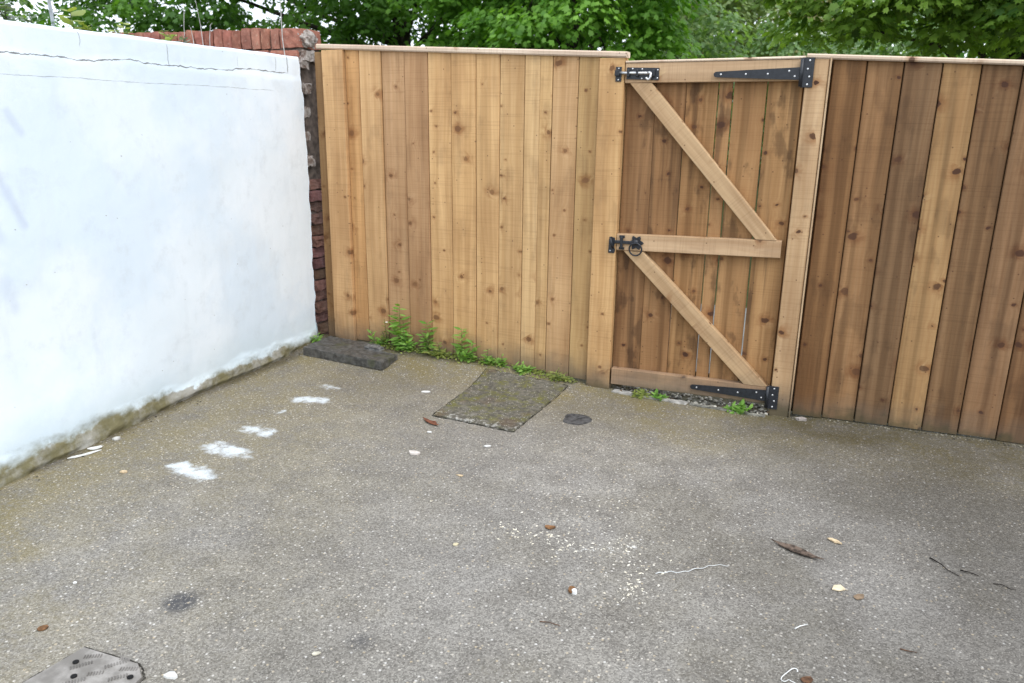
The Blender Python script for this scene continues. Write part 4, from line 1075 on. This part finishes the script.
# ------------------------------------------------------------------ litter
M_wht = simple('white flake', (.74, .74, .71), .7, .12, 60, .2)
M_chip = simple('pale wood chip', (.70, .54, .34), .8, .3, 60, .3)
M_brn = simple('brown dead leaf', (.14, .07, .035), .8, .4, 50, .4)
M_rust = simple('rusty brown scrap', (.24, .12, .05), .85, .4, 60, .4)
M_twig = simple('dark twig', (.028, .022, .018), .85, .4, 60, .3)
M_bark2 = simple('grey bark strip', (.16, .115, .085), .85, .5, 50, .5)
def flake(name, label, cat, x, y, L, W, rot, m, thick=.003, curl=.0, pts=9, group='bits of litter on the concrete', pointed=False, lift=.0):
    L *= 1.15; W *= 1.2
    z0 = gzf(x, y); root = MB(); a = math.radians(rot); ca, sa = math.cos(a), math.sin(a)
    out = []
    for k in range(pts):
        q = 2 * math.pi * k / pts; r = R.uniform(.62, 1.15)
        ex_ = math.cos(q); ey_ = math.sin(q)
        if pointed: ey_ *= (1 - abs(ex_) ** 1.5) * 1.1 + .06
        out.append((ex_ * L / 2 * r if not pointed else ex_ * L / 2, ey_ * W / 2 * r))
    rings = [(1.0, 0), (1.0, 1), (.55, 1.25)]
    vs = []; fs = []
    for k, h in rings:
        for (u, v) in out:
            u2, v2 = u * k, v * k
            zz = curl * (2 * u2 / L) ** 2 + curl * .6 * (2 * v2 / W) ** 2 + lift * (u2 / L + .5) + h * thick * .8 + R.uniform(-.1, .1) * thick
            vs.append((x + u2 * ca - v2 * sa, y + u2 * sa + v2 * ca, z0 + .0015 + zz))
    for r in range(2):
        for j in range(pts):
            k = (j + 1) % pts; fs.append((r * pts + j, r * pts + k, r * pts + pts + k, r * pts + pts + j))
    fs.append(tuple(2 * pts + j for j in range(pts))); fs.append(tuple(range(pts - 1, -1, -1)))
    root.add(vs, fs)
    return tag(root.build(name, m), label, cat, group)
def stick(name, label, cat, pts, r, m, group='twigs on the concrete'):
    r *= .72
    mb = MB(); P_ = [(x, y, gzf(x, y) + r + .001 + dz) for x, y, dz in pts]
    mb.tube(P_, [r * k for k in np.linspace(1, .55, len(P_))], 6)
    return tag(mb.build(name, m, None, True), label, cat, group)
flake('white_strip', 'long white strip of flaked paint at the foot of the white wall', 'flake', -2.975, 2.362, .12, .02, 66, M_wht, .004, .002, 11)
flake('paint_flake', 'pale grey paint flake leaning behind the long white strip', 'flake', -2.985, 2.43, .06, .03, 60, M_wht, .004, .006, 9)
flake('render_chip', 'pale chip of render fallen from a hole in the wall foot', 'chip', -2.985, 2.55, .034, .028, 30, simple('pale render', (.55, .54, .5), .9, .3, 40, .4), .012, .0, 7)
flake('pebble', 'small pale pebble out from the long white strip', 'pebble', -2.67, 2.295, .03, .02, 20, M_chip, .008, 0, 8)
flake('white_flake', 'lone small white flake left of the round dark stain', 'flake', -2.153, 1.605, .016, .012, 10, M_wht, .004, 0, 7)
flake('white_pebble', 'white pebble beside the pale metal drain cover', 'pebble', -1.521, 1.372, .036, .024, 15, M_wht, .010, 0, 9)
flake('rusty_scrap', 'rusty orange scrap left of the pale drain cover', 'scrap', -2.032, 1.39, .026, .022, 50, M_rust, .004, .002, 8)
flake('dead_leaf', 'reddish brown dead leaf beside the mossy inspection cover', 'leaf', -1.708, 3.327, .125, .028, -27, simple('red brown leaf', (.20, .075, .04), .75, .3, 40, .3), .003, .012, 14, pointed=True)
flake('pale_stone', 'pale stone in front of the reddish dead leaf', 'pebble', -1.603, 2.955, .055, .032, 5, simple('pale pinkish stone', (.66, .60, .54), .85, .2, 40, .3), .011, 0, 9)
flake('wood_chip', 'tiny tan chip in the middle of the bare concrete', 'chip', -1.311, 2.822, .032, .014, -10, M_chip, .004, .001, 7)
flake('pale_flake', 'tiny pale flake in front of the mossy cover', 'flake', -1.328, 3.165, .035, .016, 20, M_wht, .003, .001, 7)
flake('wood_chip', 'lone cream chip left of the white scratches', 'chip', -1.091, 2.303, .022, .016, 40, simple('cream chip', (.66, .58, .38), .8, .2, 40, .2), .005, 0, 7)
flake('wood_chip', 'small cream chip near the front edge beside a dark smudge', 'chip', -1.205, 1.600, .026, .012, 40, simple('pale cream chip', (.62, .58, .46), .8, .2, 40, .2), .004, .001, 7)
flake('leaf_scrap', 'orange brown leaf scrap at the top of the white scratches', 'leaf', -.807, 2.546, .040, .024, 10, M_rust, .003, .004, 8)
flake('nut_shell', 'broken brown nut shell below the white scratches', 'shell', -.609, 2.185, .034, .026, 100, M_rust, .010, .004, 9)
flake('white_speck', 'white speck of grit inside the broken nut shell', 'chip', -.600, 2.178, .016, .018, 100, M_wht, .016, 0, 7)
flake('bark_strip', 'long dark brown strip of curled bark right of the white string', 'bark', .075, 2.735, .175, .030, -22, M_bark2, .004, .012, 14, pointed=True)
flake('wood_chip', 'tan wood chip above the curled bark strip', 'chip', .204, 2.868, .055, .026, -35, M_chip, .005, .004, 5)
flake('wood_chip', 'square cream wood chip below the curled bark strip', 'chip', 0.213, 2.540, .042, .034, 70, simple('bright cream chip', (.74, .62, .42), .8, .2, 40, .2), .005, .001, 5)
flake('leaf_scrap', 'dull tan leaf scrap beside the square cream chip', 'leaf', .275, 2.512, .045, .030, 20, simple('tan leaf', (.27, .19, .12), .85, .3, 40, .3), .002, .003, 9)
flake('leaf_scrap', 'brown leaf scrap beside the white plastic loop', 'leaf', .125, 2.02, .035, .030, 60, M_brn, .002, .003, 8)
flake('paint_flake', 'pale grit lump at the foot of the first brown board', 'chip', .055, 4.145, .05, .03, 10, simple('grey pink lump', (.42, .37, .33), .9, .3, 40, .4), .016, 0, 9)
flake('pale_flake', 'pale flake right of the uppermost white paint splash', 'flake', -1.95, 3.74, .05, .03, 10, M_wht, .003, 0, 8)
flake('pale_flake', 'small pale flake close to the front corner of the mossy cover', 'flake', -1.66, 3.22, .03, .016, 10, M_wht, .003, 0, 8)
M_str = simple('white string', (.66, .67, .66), .8, .15, 60, .2)
pts = [(-.373 + .225 * q + .003 * math.sin(q * 21), 2.387 + .16 * q + .008 * math.sin(q * 9 + 1) + .004 * math.sin(q * 37), 0) for q in np.linspace(0, 1, 40)]
stick('white_string', 'white string lying on the concrete', 'string', pts, .0022, M_str, 'bits of litter on the concrete')
stick('white_splinter', 'short white splinter below the square cream chip', 'splinter', [(.085, 2.25, 0), (.10, 2.268, .002), (.122, 2.29, 0)], .003, M_wht, 'bits of litter on the concrete')
lp = [(.078 + .016 * math.cos(a_) * (1 + .2 * math.sin(2 * a_)) + .010 * math.sin(a_), 2.022 + .034 * math.sin(a_ + .3), 0) for a_ in np.linspace(.4, 5.3, 14)] + [(.108, 1.985, .002)]
stick('plastic_loop', 'small white plastic loop at the front edge', 'loop', lp, .0025, M_wht, 'bits of litter on the concrete')
stick('twig', 'longest dark twig, forked, on the right side', 'twig', [(.525, 2.874, 0), (.556, 2.83, .004), (.572, 2.80, .002), (.605, 2.775, 0)], .0032, M_twig)
stick('twig', 'short straight dark twig next to the forked one', 'twig', [(.614, 2.819, 0), (.64, 2.808, .003), (.668, 2.80, 0)], .0034, M_twig)
stick('twig', 'thin bent twig farthest right', 'twig', [(.705, 2.765, 0), (.73, 2.765, .003), (.755, 2.75, 0), (.77, 2.756, 0)], .0024, M_twig)
stick('twig', 'thin brown twig below the broken nut shell', 'twig', [(-.655, 1.99, 0), (-.625, 1.995, .002), (-.59, 1.995, 0)], .0024, M_brn)
stick('twig', 'faint brown twig at the lower right', 'twig', [(.38, 2.27, 0), (.405, 2.265, .002), (.425, 2.27, 0)], .0026, M_brn)

# loose pale crumbs round the scratches
cb = MB()
for k in range(230):
    c_ = R.choice([(-.88, 2.47, .08, .03), (-.76, 2.48, .05, .05), (-.64, 2.44, .09, .04), (-.52, 2.54, .05, .05), (-.44, 2.38, .05, .07), (-.43, 2.26, .03, .03), (-.7, 2.6, .3, .2)])
    x, y = R.gauss(c_[0], c_[2]), R.gauss(c_[1], c_[3]); r = R.uniform(.0015, .0048)
    a_ = R.uniform(0, 6.28); z = gzf(x, y) + .001; e_ = R.uniform(1, 2.6)
    vs = [(x + math.cos(a_ + q) * r * (e_ if i % 2 == 0 else 1), y + math.sin(a_ + q) * r * (e_ if i % 2 == 0 else 1), z) for i, q in enumerate((0, 1.5, 3.1, 4.7))]
    vs.append((x, y, z + r * .7)); cb.add(vs, [(0, 1, 4), (1, 2, 4), (2, 3, 4), (3, 0, 4), (3, 2, 1, 0)], None, R.choice([(3.2, 3.15, 3.0), (2.9, 2.8, 2.5)]))
tag(cb.build('crumbs', M_grit), 'loose white crumbs scattered round the scratches', 'crumbs', kind='stuff')
# loose dirt along the foot of the brown boards
db = MB()
for k in range(620):
    if R.random() < .5: x = R.uniform(0, 1.9); y = 4.19 - abs(R.gauss(0, .022))
    elif R.random() < .6: x = R.uniform(-2.65, -1.1); y = fl(x).y - .012 - abs(R.gauss(0, .02))
    else: y = R.uniform(1.9, 4.3); x = -3.02 + .0 + abs(R.gauss(0, .035)) + float(np.interp(y, [2, 2.5, 3.2, 4.3], [.02, .0, -.05, -.01]))
    r = R.uniform(.0015, .006); q = R.choice([.3, .45, .6, .9, 1.2])
    bm = bmesh.new(); bmesh.ops.create_icosphere(bm, subdivisions=1, radius=1)
    for v in bm.verts: v.co = V((x + v.co.x * r * R.uniform(.7, 1.4), y + v.co.y * r * R.uniform(.7, 1.2), gzf(x, y) + r * .3 + v.co.z * r * .6))
    db.bm(bm, (q, q * .95, q * .8))
tag(db.build('dirt', M_grit), 'loose dark dirt and grit gathered along the wall and fence foot', 'dirt', kind='stuff')

# ------------------------------------------------------------------ camera, light
cam = D.cameras.new('Camera'); co = D.objects.new('Camera', cam); COL.objects.link(co)
roll, pitch, yaw = math.radians(.8), math.radians(15.9), math.radians(20.9)
f0 = V((-math.sin(yaw), math.cos(yaw), 0)); r0 = V((math.cos(yaw), math.sin(yaw), 0))
fw = f0 * math.cos(pitch) - UP * math.sin(pitch); u0 = UP * math.cos(pitch) + f0 * math.sin(pitch)
rt = r0 * math.cos(roll) + u0 * math.sin(roll); u1 = u0 * math.cos(roll) - r0 * math.sin(roll)
mw = Matrix((rt, u1, -fw)).transposed().to_4x4(); mw.translation = V((0, 0, 1.5)); co.matrix_world = mw
cam.sensor_width = 36; cam.lens = 36 * 781 / 1024; cam.clip_end = 2000; cam.clip_start = .05
cam.dof.use_dof = True; cam.dof.focus_distance = 3.2; cam.dof.aperture_fstop = 4.5
SC.camera = co

SUN_EL, SUN_AZ = 52.0, 128.0      # azimuth clockwise from +Y
w = D.worlds.new('World'); SC.world = w; w.use_nodes = True
nt = w.node_tree; bg = nt.nodes['Background']
sky = nt.nodes.new('ShaderNodeTexSky'); sky.sky_type = 'NISHITA'; sky.sun_disc = False
sky.sun_elevation = math.radians(SUN_EL); sky.sun_rotation = math.radians(SUN_AZ)
sky.air_density = 1.0; sky.dust_density = 4.0; sky.ozone_density = 1.0
hs = nt.nodes.new('ShaderNodeHueSaturation'); hs.inputs['Saturation'].default_value = .8
nt.links.new(sky.outputs[0], hs.inputs['Color'])
# bright unbroken cloud over the clear sky
tc = nt.nodes.new('ShaderNodeTexCoord'); cn = nt.nodes.new('ShaderNodeTexNoise'); cn.inputs['Scale'].default_value = 2.5; cn.inputs['Detail'].default_value = 5
nt.links.new(tc.outputs['Generated'], cn.inputs['Vector'])
mp = nt.nodes.new('ShaderNodeMapRange'); mp.inputs['From Min'].default_value = .3; mp.inputs['From Max'].default_value = .7
mp.inputs['To Min'].default_value = .72; mp.inputs['To Max'].default_value = .95
nt.links.new(cn.outputs['Fac'], mp.inputs['Value'])
mx = nt.nodes.new('ShaderNodeMix'); mx.data_type = 'RGBA'
nt.links.new(mp.outputs[0], mx.inputs['Factor']); nt.links.new(hs.outputs[0], mx.inputs[6]); mx.inputs[7].default_value = (8.6, 9.3, 10.4, 1)
nt.links.new(mx.outputs[2], bg.inputs['Color'])
bg.inputs['Strength'].default_value = .12
sl = D.lights.new('Sun', 'SUN'); sl.energy = .9; sl.angle = math.radians(35); sl.color = (1, .985, .96)
so = D.objects.new('Sun', sl); COL.objects.link(so)
a, e_ = math.radians(SUN_AZ), math.radians(SUN_EL)
dirv = V((math.sin(a) * math.cos(e_), math.cos(a) * math.cos(e_), math.sin(e_)))
so.rotation_euler = dirv.to_track_quat('Z', 'Y').to_euler(); so.location = dirv * 20

SC.view_settings.view_transform = 'Standard'; SC.view_settings.look = 'None'
SC.cycles.max_bounces = 5; SC.cycles.diffuse_bounces = 3; SC.cycles.transmission_bounces = 4; SC.cycles.glossy_bounces = 2
SC.cycles.use_light_tree = False; SC.cycles.caustics_reflective = False; SC.cycles.caustics_refractive = False
SC.view_settings.exposure = 0.87; SC.view_settings.gamma = 1.0
